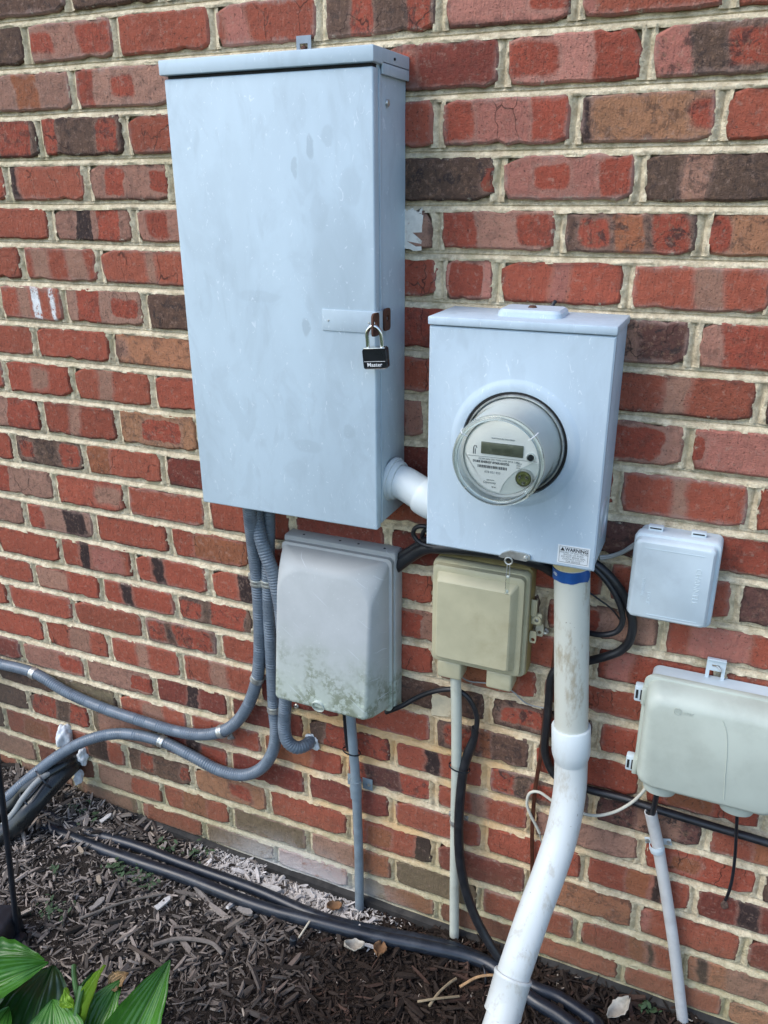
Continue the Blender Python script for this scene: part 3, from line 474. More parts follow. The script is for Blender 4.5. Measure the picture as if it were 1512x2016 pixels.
def mulch():
    sp=[]; r=random.Random(3)
    def one(x,y,big=False,sm=1.0):
        l=sm*min(.085,max(.007,r.lognormvariate(math.log(.015 if not big else .036),.65))); wd=l*r.uniform(.07,.26)+.0009; wd=min(wd,.013); t=wd*r.uniform(.25,.6)
        grey=max(0,min(1,(-.62-x)/.45))*max(.25,min(1,1.25-abs(y+.22)*1.2))+.25*nz(x,y,9,3)
        bl=max(0,min(1,(y+.135)/.06))*max(0,min(1,(x+1.15)/.15))*max(0,min(1,(-.50-x)/.15))
        u=r.random(); dark=np.array((.016,.0115,.0092)); brown=np.array((.044,.030,.022)); gry=np.array((.29,.248,.212)); pale=np.array((.56,.52,.48)); red=np.array((.062,.036,.026))
        c=dark*(1-u)+brown*u if r.random()<.86 else red*(.7+.6*r.random())
        gk=min(.9,max(0,grey)*.8); c=c*(1-gk)+gry*gk*r.choice((.12,.25,.4,.6,.8,1.,1.2,1.6))
        if r.random()<.012+.05*max(0,grey) and l<.03: c=np.array((.36,.30,.24))*r.uniform(.7,1.1)
        if r.random()<bl*.85: c=pale*r.uniform(.75,1.2)
        z=ground_h(x,y)+r.uniform(-.002,.012)
        sp.append((x,y,z,l,wd,t,r.uniform(0,6.283),r.gauss(0,.30),r.gauss(0,.6),r.gauss(0,.035),c))
    for i in range(34000):
        x=r.uniform(-2.1,.45); y=-.006-r.random()**1.15*.80; one(x,y,False,.85)
    for i in range(1100):
        x=r.uniform(-2.1,.3); y=-.01-r.random()*.75; one(x,y,True)
    for i in range(3600):
        x=r.uniform(-1.05,-.52); y=-.006-r.random()*.10; one(x,y,False,.65)
    V,F,Cc=chips_mesh(sp); me=bpy.data.meshes.new('mulch_chips'); me.from_pydata(V,[],F); tint(me,Cc); me.update()
    o=link('mulch_chips',me,M['wood'],None,False); tag(o,'shredded bark chips covering the ground under the meters','mulch',None,'stuff')
mulch()
# ================================================================= brick wall
BC={'R':(.310,.080,.047),'S':(.185,.046,.032),'T':(.335,.170,.120),'P':(.40,.155,.115),'O':(.38,.170,.090),'D':(.115,.068,.048),'G':(.165,.125,.075),'M':(.125,.055,.044)}
PC={'r':(.305,.070,.042),'t':(.32,.168,.115),'d':(.040,.025,.023),'o':(.29,.105,.052),'p':(.36,.135,.10),'w':(.74,.74,.72)}
JB,JH=.0145,.0150
wall=thing('brick_wall','red brick house wall with thick pale mortar joints behind the meter boxes','wall',(0,0,0))
def brick_mesh(i,half):
    r=random.Random(100+i+50*half); A=(.094 if half else .191); Hh=.0667
    pts=[]
    def edge(x0,z0,x1,z1,n):
        for k in range(n): t=k/n; pts.append((x0+(x1-x0)*t,z0+(z1-z0)*t))
    cr=[r.uniform(.002,.008)*(2.2 if r.random()<.14 else 1) for _ in range(4)]
    a,b=A/2,Hh/2
    edge(-a+cr[0],-b,a-cr[1],-b,11 if not half else 6); edge(a,-b+cr[1],a,b-cr[2],4); edge(a-cr[2],b,-a+cr[3],b,11 if not half else 6); edge(-a,b-cr[3],-a,-b+cr[0],4)
    pts=[(x+r.gauss(0,.0007),z+r.gauss(0,.0009)) for x,z in pts]
    # a chip or two out of the arris
    for _ in range(r.choice((0,1,1,2))):
        k=r.randrange(len(pts)); x,z=pts[k]; pts[k]=(x*(1-.003/a*abs(x)/a),z*(1-.0045/b*abs(z)/b))
    n=len(pts); v=[];f=[]
    for (ins,y) in ((.0042,-.0006),(.0016,.0006),(0,.0034),(0,.026)):
        for x,z in pts:
            L_=math.hypot(x/a,z/b) or 1
            v.append(((x-math.copysign(min(abs(x),ins),x)*(abs(x)>a*.8))/A,y+(r.gauss(0,.00035) if y<.002 else 0),(z-math.copysign(min(abs(z),ins),z)*(abs(z)>b*.6))/Hh))
    for k in range(3):
        for j in range(n): q=(j+1)%n; f.append((k*n+j,k*n+q,(k+1)*n+q,(k+1)*n+j))
    v.append((0,-.0009,0)); c=len(v)-1
    for j in range(n): f.append((j,(j+1)%n,c))
    me=bpy.data.meshes.new('brick'); me.from_pydata(v,[],f); me.materials.append(M['brick']); autosm(me,50); return me
BM={0:[brick_mesh(i,0) for i in range(12)],1:[brick_mesh(i,1) for i in range(4)]}
CAMI=cam.matrix_world.inverted()
def inframe(x0,x1,z0,z1):
    xs=[];zs=[]
    for x in (x0,x1):
        for z in (z0,z1):
            p=CAMI@Vector((x,0,z)); d=max(-p.z,.05); xs.append(756+1612.8*p.x/d); zs.append(1008-1612.8*p.y/d)
    return max(xs)>-6 and min(xs)<1518 and max(zs)>-6 and min(zs)<2022
HEADS=[]; FAR=Geo(); NB=0
def put_brick(x0,x1,zb,zt,code):
    global NB
    r=random.Random(int(x0*7919)+int(zb*104729)); a,b=x0+JH/2,x1-JH/2; c,d=zb+JB/2,zt-JB/2
    if not inframe(a,b,c,d):
        FAR.box(a,b,0,.026,c,d); return
    NB+=1
    base,_,pt=code.partition(':'); half=(x1-x0)<.14
    o=bpy.data.objects.new('brick',r.choice(BM[1 if half else 0])); C.objects.link(o); o.parent=wall
    fl=(r.choice((1,-1)),1,r.choice((1,-1)))
    o.location=((a+b)/2,r.gauss(0,.0009),(c+d)/2+r.gauss(0,.0006)); o.scale=((b-a),1,(d-c)); o.rotation_euler=(r.gauss(0,.008),r.gauss(0,.003),r.gauss(0,.004))
    k=r.uniform(.86,1.14); hs=r.uniform(.92,1.1); col=BC[base]; o['base']=[col[0]*k,col[1]*k*hs,col[2]*k*hs]; o['rnd']=r.random(); o['mot']={'R':.10,'S':.25,'T':.35,'P':.2,'O':.6,'D':.8,'G':.3,'M':.95}[base]*r.uniform(.7,1.2)
    ps=[p for p in pt.split(',') if p][:3]
    for i,nm in enumerate('abc'):
        if i<len(ps):
            lo,hi=ps[i][1:].split('-'); lo,hi=float(lo),float(hi)
            lo=lo-.12 if lo<=.02 else lo; hi=hi+.12 if hi>=.97 else hi
            pc=PC[ps[i][0]]; g=r.uniform(.9,1.1); o['p'+nm]=[(lo+hi)/2-.5,(hi-lo)/2,.7 if (hi-lo)<.2 or ps[i][0]=='d' else r.choice((.27,.33,.38,.42,.62,.66)) if ps[i][0]!='w' else .47]; o['c'+nm]=[pc[0]*g,pc[1]*g,pc[2]*g]
        else: o['p'+nm]=[0.,0.,0.]; o['c'+nm]=[0.,0.,0.]
XL0=1e9;XR0=-1e9
for zt,zb,row in COURSES:
    x=row[0]; HEADS.append((x,zb,zt)); XL0=min(XL0,x)
    for i in range(1,len(row),2):
        put_brick(x,row[i+1],zb,zt,row[i]); x=row[i+1]; HEADS.append((x,zb,zt))
    XR0=max(XR0,x)
BEDS=[COURSES[0][0]]+[c[1] for c in COURSES]
# the wall goes on outside the picture in the same bond
zt0=COURSES[0][0]; far_rows=[(zt0+.0813*k,zt0+.0813*(k+1),k) for k in range(9)]
for zb,zt,k in far_rows:
    x=-3.6+(.1 if k%2 else 0)
    while x<1.9: FAR.box(x+JH/2,x+.207-JH/2,0,.026,zb+JB/2,zt-JB/2); x+=.207
for zt,zb,row in COURSES:
    x=row[-1]
    while x<1.9: FAR.box(x+JH/2,x+.207-JH/2,0,.026,zb+JB/2,zt-JB/2); x+=.207
    x=row[0]
    while x>-3.6: FAR.box(x-.207+JH/2,x-JH/2,0,.026,zb+JB/2,zt-JB/2); x-=.207
zb=COURSES[-1][1]
for k in range(2):
    x=-3.6+.1*k
    while x<1.9: FAR.box(x+JH/2,x+.207-JH/2,0,.026,zb-.0813*(k+1)+JB/2,zb-.0813*k-JB/2); x+=.207
fo=FAR.obj('bricks',M['brickfar'],wall,None); fo.data.shade_flat(); fo['kind']='stuff'
# ---- mortar: weathered joints with a tooled line, ragged along the brick edges
def mortar():
    g=Geo()
    prof=[(1.45,.0100),(1.02,.0098),(.80,.0096),(.45,.0080),(.16,.0062),(.06,.0090),(-.06,.0090),(-.16,.0050),(-.5,.0032),(-.8,.0014),(-1.02,.0006),(-1.45,.0014)]
    step=.006; xs=np.arange(-2.3,.62,step)
    for bi,zc in enumerate(BEDS):
        v=[];n=len(prof)
        for x in xs:
            wob=.0014*nz(x,bi*3.1,0,9); e1=nz(x,bi,2,55); e2=nz(x,bi,7,130)
            for t,y in prof:
                zz=zc+wob+t*JB/2+(.0012*e1 if abs(t)>.5 else 0)
                yy=y+.0009*nz(x,t*3,bi,75)+.0006*e2
                if abs(t)>.75:
                    k=nz(x,bi+t,5,28)+.6*nz(x,bi+t,9,95)
                    if k>.18: yy-=min(.0042,(k-.18)*.011)
                v.append((x,yy,zz))
        m=len(xs); f=[(i*n+j,i*n+j+1,(i+1)*n+j+1,(i+1)*n+j) for i in range(m-1) for j in range(n-1)]
        g.add(v,f)
    hp=[(-1.5,.0026),(-1.0,.0022),(-.75,.0040),(-.3,.0052),(-.1,.0082),(.1,.0082),(.3,.0050),(.75,.0034),(1.0,.0020),(1.5,.0028)]
    for hi,(x,zb,zt) in enumerate(HEADS):
        v=[];n=len(hp); m=15
        for j in range(m):
            z=zb+JB*.42+(zt-zb-JB*.84)*j/(m-1); wb=.0016*nz(hi*1.7,z,0,18); fl=1+.18*(2*j/(m-1)-1)**4+.16*nz(hi,z,3,30)
            for t,y in hp:
                yy=y+.0011*nz(t*2+hi,z,1,70)
                if abs(t)>.7:
                    k=nz(hi+t*4,z,5,45)+.6*nz(hi+t,z,2,120)
                    if k>.12: yy-=min(.0042,(k-.12)*.012)
                v.append((x+wb+t*JH/2*fl,yy,z))
        g.add(v,[(i*n+j,i*n+j+1,(i+1)*n+j+1,(i+1)*n+j) for i in range(m-1) for j in range(n-1)])
    g.add([(-3.7,.0125,-.2),(2.0,.0125,-.2),(2.0,.0125,2.6),(-3.7,.0125,2.6)],[(0,1,2,3)])
    g.box(-3.7,2.0,.0268,.20,-.2,2.62)
    me=bpy.data.meshes.new('mortar'); me.from_pydata(g.v,[],g.f); link('mortar',me,M['mortar'],wall,True)
mortar()
# dark strip of damp-proof lip where the wall meets the mulch
g=Geo(); p=[(-2.3+.03*i,-.010+.002*nz(i*.3),.010+.022*max(0,min(1,(-1.0-(-2.3+.03*i))/.5))+.005*nz(i*.4,3)) for i in range(96)]
for i in range(95):
    (x0,y0,z0),(x1,y1,z1)=p[i],p[i+1]
    g.add([(x0,y0,-.06),(x1,y1,-.06),(x1,y1,z1),(x0,y0,z0),(x0,.004,z0+.004),(x1,.004,z1+.004)],[(0,1,2,3),(3,2,5,4)])
o=g.obj('wall_base_lip',simple('dark_damp_lip',(.035,.033,.030),.9,var=.4,sc=40,dirt=(.10,.09,.075),dirt_amt=.5)); tag(o,'dark damp-proofing lip along the foot of the brick wall','flashing')
# paint and mortar splashes that sit on the bricks
def splash(name,label,pts,mat,y=-.0034,seed=0):
    r=random.Random(seed); q=[]
    for i in range(len(pts)):
        (x0,z0),(x1,z1)=pts[i],pts[(i+1)%len(pts)]
        for k in range(6):
            t=k/6; q.append((x0+(x1-x0)*t+r.gauss(0,.0013),z0+(z1-z0)*t+r.gauss(0,.0017)))
    o=Geo().prism(q,y,y+.0040).obj(name,mat,None,None); o.data.shade_flat(); return tag(o,label,'paint mark')
wp=simple('chipped_white_paint',(.72,.68,.60),.6,var=.1,sc=70,dirt=(.27,.10,.035),dirt_amt=.95)
splash('paint_patch','chipped white paint patch on a brick just right of the tall grey box',[(-.540,1.487),(-.508,1.484),(-.505,1.540),(-.5085,1.553),(-.513,1.544),(-.522,1.548),(-.540,1.547)],wp,seed=4)
splash('paint_patch','pale cream paint patch on the brick behind the cream conduit',[(-.474,.578),(-.428,.580),(-.430,.628),(-.474,.632)],simple('old_cream_paint',(.60,.52,.36),.7,var=.1,sc=60,dirt=(.2,.12,.05),dirt_amt=.7),seed=6)
# ================================================================= tall breaker box
T=thing('breaker_box','tall pale blue-grey steel breaker box with a plain full-height door','electrical box',(-.716,0,1.03))
def at(o,root):
    o.parent=root; o.matrix_parent_inverse=Matrix.Translation(-root.location); return o
def part(g,name,mat,root,ang=35): return at(g.obj(name,mat,None,ang),root)
part(Geo().bbox(-.894,-.537,-.112,.0,1.031,1.764,.002),'body',M['paint'],T)
part(Geo().bbox(-.5372,-.5352,-.108,-.099,1.033,1.742,.0009),'side_lip',M['paint'],T)
part(Geo().bbox(-.897,-.5345,-.1315,-.1135,1.027,1.7425,.003,3),'door',M['paint'],T)
g=Geo().bbox(-.901,-.531,-.1375,.0,1.7475,1.769,.002); g.bbox(-.5345,-.531,-.104,-.001,1.735,1.752,.0012); g.bbox(-.901,-.8975,-.104,-.001,1.735,1.752,.0012)
hood=part(g,'hood',M['paint'],T)
part(Geo().box(-.892,-.538,-.1265,-.1125,1.7415,1.7480),'gap_shade',M['dark'],T)  # dark strip added to paint the shaded gap under the hood black
part(Geo().lathe([(.0001,.003),(.002,.002),(.002,0)],(-.531,-.062,1.7585),(1,0,0),10),'screw_hole',M['dark'],T)
part(Geo().lathe([(.0001,.0045),(.0045,.004),(.0056,.002),(.0056,0)],(-.537,-.078,1.699),(1,0,0),14),'screw',M['zinc'],T)
g=Geo()
for a in ((-.7265,-.7205,-.0035,-.0015,1.765,1.809),(-.7060,-.700,-.0035,-.0015,1.765,1.809),(-.7205,-.706,-.0035,-.0015,1.765,1.779),(-.7205,-.706,-.0035,-.0015,1.798,1.809)): g.box(*a)
tab=part(g,'mounting_tab',simple('dull_grey_steel',(.22,.26,.30),.5,.3,.1,60),T); tab.data.shade_flat()
part(Geo().lathe([(.0001,.006),(.0045,.005),(.006,.002),(.006,0)],(-.7132,-.0015,1.790),(0,-1,0),6),'anchor_bolt',M['rust'],T)
# latch strip and rusty hasp
g=Geo().bbox(-.628,-.530,-.1336,-.1310,1.3665,1.4005,.001); g.bbox(-.5325,-.530,-.1336,-.112,1.3665,1.4005,.0008)
part(g,'latch_strip',M['paint'],T)
for x in (-.6165,-.5445): part(Geo().lathe([(.0001,.0012),(.0014,.001),(.0018,0)],(x,-.1336,1.383),(0,-1,0),10),'rivet',M['zinc'],T)
def ringplate(y0,y1,z0,z1,hy,hz,hr,x,th,n=16):
    """plate in the y-z plane with rounded ends and a hole"""
    g=Geo(); out=[];R=.006
    for cy,cz,a0 in ((y1-R,z1-R,0),(y0+R,z1-R,90),(y0+R,z0+R,180),(y1-R,z0+R,270)):
        for i in range(4): a=math.radians(a0+30*i); out.append((cy+R*math.cos(a),cz+R*math.sin(a)))
    hole=[(hy+hr*math.cos(2*math.pi*i/16),hz+hr*1.4*math.sin(2*math.pi*i/16)) for i in range(16)]
    v=[(x+s*th/2,a,b) for s in (-1,1) for ring in (out,hole) for a,b in ring]; f=[]
    for i in range(16):
        j=(i+1)%16
        f+=[(i,j,16+j,16+i),(32+i,48+i,48+j,32+j),(i,32+i,32+j,j),(16+i,16+j,48+j,48+i)]
    return g.add(v,f)
part(ringplate(-.160,-.1345,1.3655,1.401,-.150,1.383,.0052,-.5275,.003),'hasp',M['rust'],T)
part(ringplate(-.111,-.086,1.367,1.402,-.097,1.386,.0042,-.529,.003),'staple',M['rust'],T)
# ---- padlock
L=thing('padlock','black jacketed padlock with brassy shackle hanging from the rusty hasp','padlock',(-.5240,-.150,1.3165))
lk=Geo()
secs=[(-.0085,-.019,.019,.001,.033,.003),(-.0095,-.0205,.0205,0,.0345,.004),(-.004,-.0215,.0215,-.0005,.0350,.004),(.006,-.0215,.0215,-.0005,.0350,.004),(.0095,-.0195,.0195,.001,.033,.003)]
lk.loft(secs,3); b=lk.obj('lock_body',M['blacklock'],L,30)
b2=Geo().bbox(-.019,.019,-.0075,.0075,.0340,.0358,.0008).obj('top_plate',M['steel'],L)
Geo().box(-.0185,.0185,-.0101,-.0096,.0128,.0134).obj('face_line',M['inkwhite'],L).data.shade_flat()
text('lettering','Master',.0095,(-.0005,-.0102,.0045),M['inkwhite'],L,align='CENTER',bold=.00012)
sh=[(-.0125,0,.028)]+[(-.0125,0,.034+.004*i) for i in range(5)]+[(-.0125*math.cos(a),0,.054+.0165*math.sin(a)) for a in [math.pi*i/14 for i in range(1,14)]]+[(.0125,0,.050-.004*i) for i in range(5)]+[(.0125,0,.028)]
Geo().tube(sh,.0034,12).obj('shackle',M['steel'],L)
L.rotation_euler=(.06,-.07,.12); L.scale=(.93,.93,.93)
# ================================================================= meter socket box
T=thing('meter_box','pale blue-grey meter socket box with a raised round opening','electrical box',(-.306,0,1.012))
part(Geo().bbox(-.445,-.165,-.111,0,1.0145,1.385,.002),'body',M['paint2'],T)
# front cover with a round hole
def cover():
    cx,cz=-.304,1.2065; x0,x1,z0,z1=-.4475,-.1635,1.012,1.3825; N=64; g=Geo()
    def sq(a,k):
        dx,dz=math.cos(a),math.sin(a); t=min(((x1-k-cx) if dx>0 else (cx-x0-k))/max(1e-6,abs(dx)),((z1-k-cz) if dz>0 else (cz-z0-k))/max(1e-6,abs(dz))); return (cx+dx*t,cz+dz*t)
    angs=sorted([2*math.pi*i/N for i in range(N)]+[math.atan2(z-cz,x-cx)%(2*math.pi) for x in (x0,x1) for z in (z0,z1)]); M_=len(angs)
    rings=[[(*sq(a,0),-.112) for a in angs],[(*sq(a,0),-.1185) for a in angs],[(*sq(a,.0025),-.1205) for a in angs]]
    for r,y in ((.1045,-.1206),(.1020,-.1213),(.0985,-.1232),(.094,-.1244),(.0885,-.1246),(.0848,-.1238),(.0838,-.1215),(.0838,-.105)): rings.append([(cx+r*math.cos(a),cz+r*math.sin(a),y) for a in angs])
    v=[(x,y,z) for ring in rings for x,z,y in ring]
    f=[(k*M_+i,k*M_+(i+1)%M_,(k+1)*M_+(i+1)%M_,(k+1)*M_+i) for k in range(len(rings)-1) for i in range(M_)]
    return g.add(v,f)
part(cover(),'cover',M['paint2'],T,28)
g=Geo().bbox(-.4495,-.1620,-.1240,0,1.3845,1.3975,.0025); part(g,'hood',M['paint2'],T)
part(Geo().loft([(1.397,-.352,-.252,-.086,-.016,.012),(1.404,-.351,-.253,-.085,-.017,.012),(1.408,-.347,-.257,-.081,-.021,.010)],5).xf(Matrix(((1,0,0,0),(0,0,1,0),(0,1,0,0),(0,0,0,1)))),'hub_plate',M['paint2'],T)
part(Geo().lathe([(.0001,.004),(.005,.0035),(.007,.001),(.007,0)],(-.304,-.050,1.4075),(0,0,1),14),'screw',M['rust'],T)
part(Geo().tube([(-.283,-.012,1.398),(-.281,-.008,1.41),(-.279,-.004,1.413)],.003,8),'cable_nub',M['blackpl'],T)
part(Geo().box(-.1645,-.1635,-.1116,-.1106,1.02,1.38),'seam',M['dark'],T)
for r in (.034,.030,.0235,.0195): part(Geo().lathe([(r-.0012,0),(r-.0006,.0008),(r+.0006,.0008),(r+.0012,0)],(-.165,-.058,1.082),(1,0,0),36),'knockout_ring',simple('bare_edge',(.55,.58,.60),.4,.3),T)
# warning label
lb=Geo().box(-.2225,-.1715,-.1212,-.1203,1.0185,1.0505).obj('warning_label',M['labelwhite'],None); at(lb,T); lb.data.shade_flat()
g=Geo()
for a in ((-.2198,-.1742,1.0479,1.0483),(-.2198,-.1742,1.0209,1.0213),(-.2198,-.2194,1.0209,1.0483),(-.1746,-.1742,1.0209,1.0483)): g.box(a[0],a[1],-.1215,-.1211,a[2],a[3])
g.add([(-.2185,-.1214,1.0408),(-.2112,-.1214,1.0408),(-.21485,-.1214,1.0472)],[(0,1,2)])
q=g.obj('label_border',M['ink'],None); q.parent=lb; q.data.shade_flat(); 
text('label_title','WARNING',.0086,(-.2108,-.1213,1.0409),M['ink'],lb,bold=.0002,sx=.86)
for i,s_ in enumerate(('HAZARD OF ELECTRICAL','SHOCK OR BURN','DO NOT BREAK SEAL','CONTACT UTILITY','FOR SERVICE')): text('label_text',s_,.0040,(-.197,-.1213,1.0372-.0038*i),M['inkgrey'],lb,align='CENTER')
# latch, ring and clear seal
g=Geo().prism([(-.318,1.0135),(-.312,1.0205),(-.300,1.0265),(-.275,1.0260),(-.266,1.0235),(-.2655,1.0165),(-.272,1.0125),(-.290,1.0130),(-.300,1.0165),(-.310,1.0120)],-.1255,-.1212)
part(g,'latch',M['zinc'],T,25)
part(Geo().lathe([(.0001,.004),(.003,.0035),(.0042,0)],(-.2725,-.1255,1.0188),(0,-1,0),12),'latch_rivet',M['zinc'],T)
SE=thing('seal_tag','thin clear plastic seal tag hanging under the meter box latch','seal',(-.301,-.124,1.012))
tor=[Vector((.0062*math.cos(a),0,-.004+.0062*math.sin(a))) for a in [2*math.pi*i/18 for i in range(19)]]
Geo().tube(tor,.0015,8,cap=False).obj('ring',M['zinc'],SE)
Geo().tube([(-.001,-.002,-.010),(-.002,-.003,-.03),(-.001,-.002,-.032)],.0008,6).obj('wire',M['zinc'],SE)
Geo().tube([(.003,-.002,-.009),(.004,-.003,-.03)],.0008,6).obj('wire',M['zinc'],SE)
gl2=simple('cloudy_plastic',(.55,.58,.52),.15,var=.1,spec=.8)
Geo().bbox(-.0026,.0046,-.005,-.001,-.064,-.030,.0015).obj('tag_body',M['glass'],SE)
Geo().bbox(-.0012,.0032,-.004,-.002,-.062,-.056,.001).obj('tag_foot',gl2,SE)
Geo().bbox(-.0012,.0034,-.0042,-.002,-.034,-.029,.001).obj('tag_head',gl2,SE)
# ================================================================= electric meter
T=thing('electric_meter','round glass electric meter with small grey display on the meter box','electric meter',(-.303,-.118,1.208))
Geo().lathe([(.0788,0),(.0790,.009),(.0780,.0115),(.0766,.0115),(.0766,0)],(0,0,0),n=56).obj('base_ring',M['zinc'],T)
Geo().lathe([(.0836,-.004),(.0836,.0045),(.0780,.0035),(.0780,0)],(0,0,0),n=56).obj('gap_shade',M['gapring'],T)  # black ring paints the shade of the open gap around the meter
Geo().lathe([(.074,0),(.0735,.010),(.0695,.018),(.0662,.060),(.0652,.074),(.0635,.0765),(.0600,.0765),(.0592,.0725),(.0001,.0725)],(0,0,0),n=56).obj('meter_body',M['meterbody'],T,30)
Geo().lathe([(.0768,.0112),(.0762,.016),(.0735,.021),(.0712,.040),(.0700,.080),(.0695,.0955),(.0680,.1005),(.0650,.1020),(.0618,.1005),(.0600,.0965),(.0585,.0950),(.0001,.0955)],(0,0,0),n=64).obj('glass_cover',M['glass'],T,40)
face=Geo().lathe([(.0001,.0742),(.0585,.0742),(.0585,.0728)],(0,0,0),n=48).obj('face_plate',M['meterlow'],T)
yy=-.0752
def poly(name,pts,mat,y=yy,par=T):
    o=pyd(name,[(x,y,z) for x,z in pts],[tuple(range(len(pts)))],mat,par,False); return o
R_=.0562
up=[(R_*math.cos(a),R_*math.sin(a)) for a in [math.radians(2+176*i/30) for i in range(31)]]
card=[(-R_,-.002)]+up[::-1]+[(R_,-.0035),(.046,-.0035)]
crv=[(.040,-.008),(.030,-.014),(.020,-.022),(.011,-.032),(.004,-.043),(.0,-.0555)]
low=[(R_*math.cos(a),R_*math.sin(a)) for a in [math.radians(268-88*i/16) for i in range(17)]]
poly('dial_card',card+crv+low,M['meterface'])
poly('divider_line',[(-.053,-.0025),(.054,-.0010),(.054,-.0018),(-.053,-.0033)],M['inkgrey'],yy-.0003)
g=Geo().bbox(-.032,.0325,yy-.0022,yy,.0025,.0210,.0008); g.obj('display',M['lcd'],T)
text('display_digits','mc  nKt',.0105,(-.015,yy-.0024,.0075),simple('lcd_segment',(.05,.06,.035),.4),T)
Geo().lathe([(.0001,.004),(.0042,.004),(.0046,.0)],(.0440,yy,.0045),n=18).obj('optical_button',M['blackpl'],T)
Geo().lathe([(.0050,.0),(.0055,.003),(.0068,.003),(.0072,0)],(.0440,yy,.0045),n=20).obj('button_bezel',M['meterlow'],T)
Geo().lathe([(.0116,0),(.0118,.0085),(.0130,.0085),(.0134,0)],(.0365,yy+.001,-.0275),n=28).obj('port_bezel',M['zinc'],T)
po=Geo().lathe([(.0001,.0085),(.0060,.0085),(.0075,.0100),(.0105,.0100),(.0114,.008),(.0114,0)],(.0365,yy+.002,-.0275),n=24).obj('reset_port',M['olive'],T)
for dx,dz in ((-.0052,.003),(.0050,.0035),(.0006,-.006)):
    o=Geo().lathe([(.0008,.0004),(.0014,.0022),(.0026,.0022),(.0029,0)],(.0365+dx,yy-.008,-.0275+dz),n=12).obj('pin_hole',M['steel'],po); 
text('meter_text','CL200 240V 3W TYPE C1SR 30TA 1.0Kh',.0039,(-.004,yy-.0003,-.0072),M['inkgrey'],T,align='CENTER',sx=.95)
text('meter_text','DUKE ENERGY 8TKR1032722',.0048,(-.016,yy-.0003,-.0122),M['ink'],T,align='CENTER',bold=.0001,sx=.92)
text('meter_text','078 021 855',.0050,(-.013,yy-.0003,-.0275),M['inkgrey'],T,align='CENTER')
text('meter_text','Openway',.0052,(-.017,yy-.0003,-.0440),M['inkgrey'],T,align='CENTER')
text('meter_text','CENTRON',.0026,(-.016,yy-.0003,-.0395),M['inkgrey'],T,align='CENTER')
text('meter_text','Itron',.0032,(-.010,yy-.0003,-.0500),M['ink'],T,align='CENTER')
text('meter_text','WATTHOURS DELIVERED',.0031,(.001,yy-.0003,.0265),M['inkgrey'],T,align='CENTER')
for i in range(3): text('meter_text',('CA 0.5','FM2S','60Hz')[i],.0029,(.023,yy-.0003,-.0085-.0033*i),M['inkgrey'],T)
g=Geo(); rb=random.Random(4); x=-.0365
while x<.0085:
    ww=rb.choice((.0005,.0009,.0013)); g.box(x,x+ww,yy-.0004,yy-.0002,-.0200,-.0157); x+=ww+rb.choice((.0005,.0009))
g.obj('barcode',M['ink'],T).data.shade_flat()
g=Geo().tube([(-.044,yy-.0004,.0005),(-.044,yy-.0004,.010),(-.0425,yy-.0004,.0135),(-.040,yy-.0004,.0135),(-.0388,yy-.0004,.010)],.0005,6); g.tube([(-.0412,yy-.0004,.0005),(-.0412,yy-.0004,.0085)],.0005,6); g.obj('pictogram',M['ink'],T)
for a in (40,145,225,318):
    ca,sa=math.cos(math.radians(a)),math.sin(math.radians(a)); Geo().tube([(.058*ca,-.0985,.058*sa),(.0665*ca,-.1032,.0665*sa),(.0703*ca,-.097,.0703*sa),(.0712*ca,-.085,.0712*sa)],.0009,6).obj('glass_rib',M['labelwhite'] if a<200 else M['glass'],T)
Geo().lathe([(.0655+.0042*math.cos(a),.0975+.0042*math.sin(a)) for a in [2*math.pi*i/14 for i in range(15)]],(0,0,0),n=64).obj('glass_rim',M['thickglass'],T,60)
# ================================================================= nipple between the two boxes
T=thing('conduit_nipple','short white plastic elbow joining the tall box and the meter box','conduit fitting',(-.49,-.07,1.10))
def parth(g,name,mat): return part(g,name,mat,T)
pn=spline([(-.537,-.064,1.100),(-.510,-.068,1.097),(-.480,-.073,1.086),(-.455,-.077,1.077),(-.440,-.078,1.074)],.006)
parth(Geo().tube(pn,.0300,32),'tube',M['pvc'])
parth(Geo().lathe([(.030,.018),(.0335,.0175),(.0350,.015),(.0352,.0085),(.0385,.0080),(.0395,.006),(.0395,.001),(.038,-.001)],(-.5365,-.064,1.101),(1,-.10,-.12),40),'flange',M['pvc'])
parth(Geo().tube(spline([(-.474,-.0742,1.084),(-.466,-.0757,1.081),(-.455,-.077,1.077),(-.440,-.078,1.074)],.003),.0350,32,rfun=lambda l,i: .95+min(1,l/.006)*.035),'collar',M['pvc'])
# ================================================================= grey stained telecom box
T=thing('telephone_box','weathered grey plastic box with mildew stains and a drain spout','utility box',(-.665,0,.585))
g=Geo().loft([(.0,-.785,-.541,.583,.940,.006),(-.026,-.785,-.541,.583,.940,.006),(-.030,-.783,-.543,.585,.938,.006)],3); part(g,'base_plate',M['nid'],T)
fy=lambda x,z: -(.084+.036*max(0,min(1,(.90-z)/.28))+.006*(1-((x+.67)/.11)**2))
g=Geo().loft([(-.029,-.784,-.546,.588,.929,.010),(-.040,-.784,-.546,.588,.929,.010),(-.0415,-.781,-.549,.591,.925,.012)],6)
part(g,'lid_flange',M['nid'],T)
g=Geo().loft([(-.040,-.781,-.551,.592,.924,.010),(-.052,-.780,-.5525,.595,.9225,.012,.022),(lambda x,z: .72*fy(x,z)-.008,-.7765,-.5600,.603,.917,.012,.045),(lambda x,z: fy(x,z)+.006,-.773,-.5660,.611,.9075,.010,.060),(lambda x,z: fy(x,z)+.001,-.7700,-.5690,.615,.9000,.009,.060),(fy,-.765,-.5740,.620,.893,.007,.058)],8)
part(g,'cover',M['nid'],T,50)
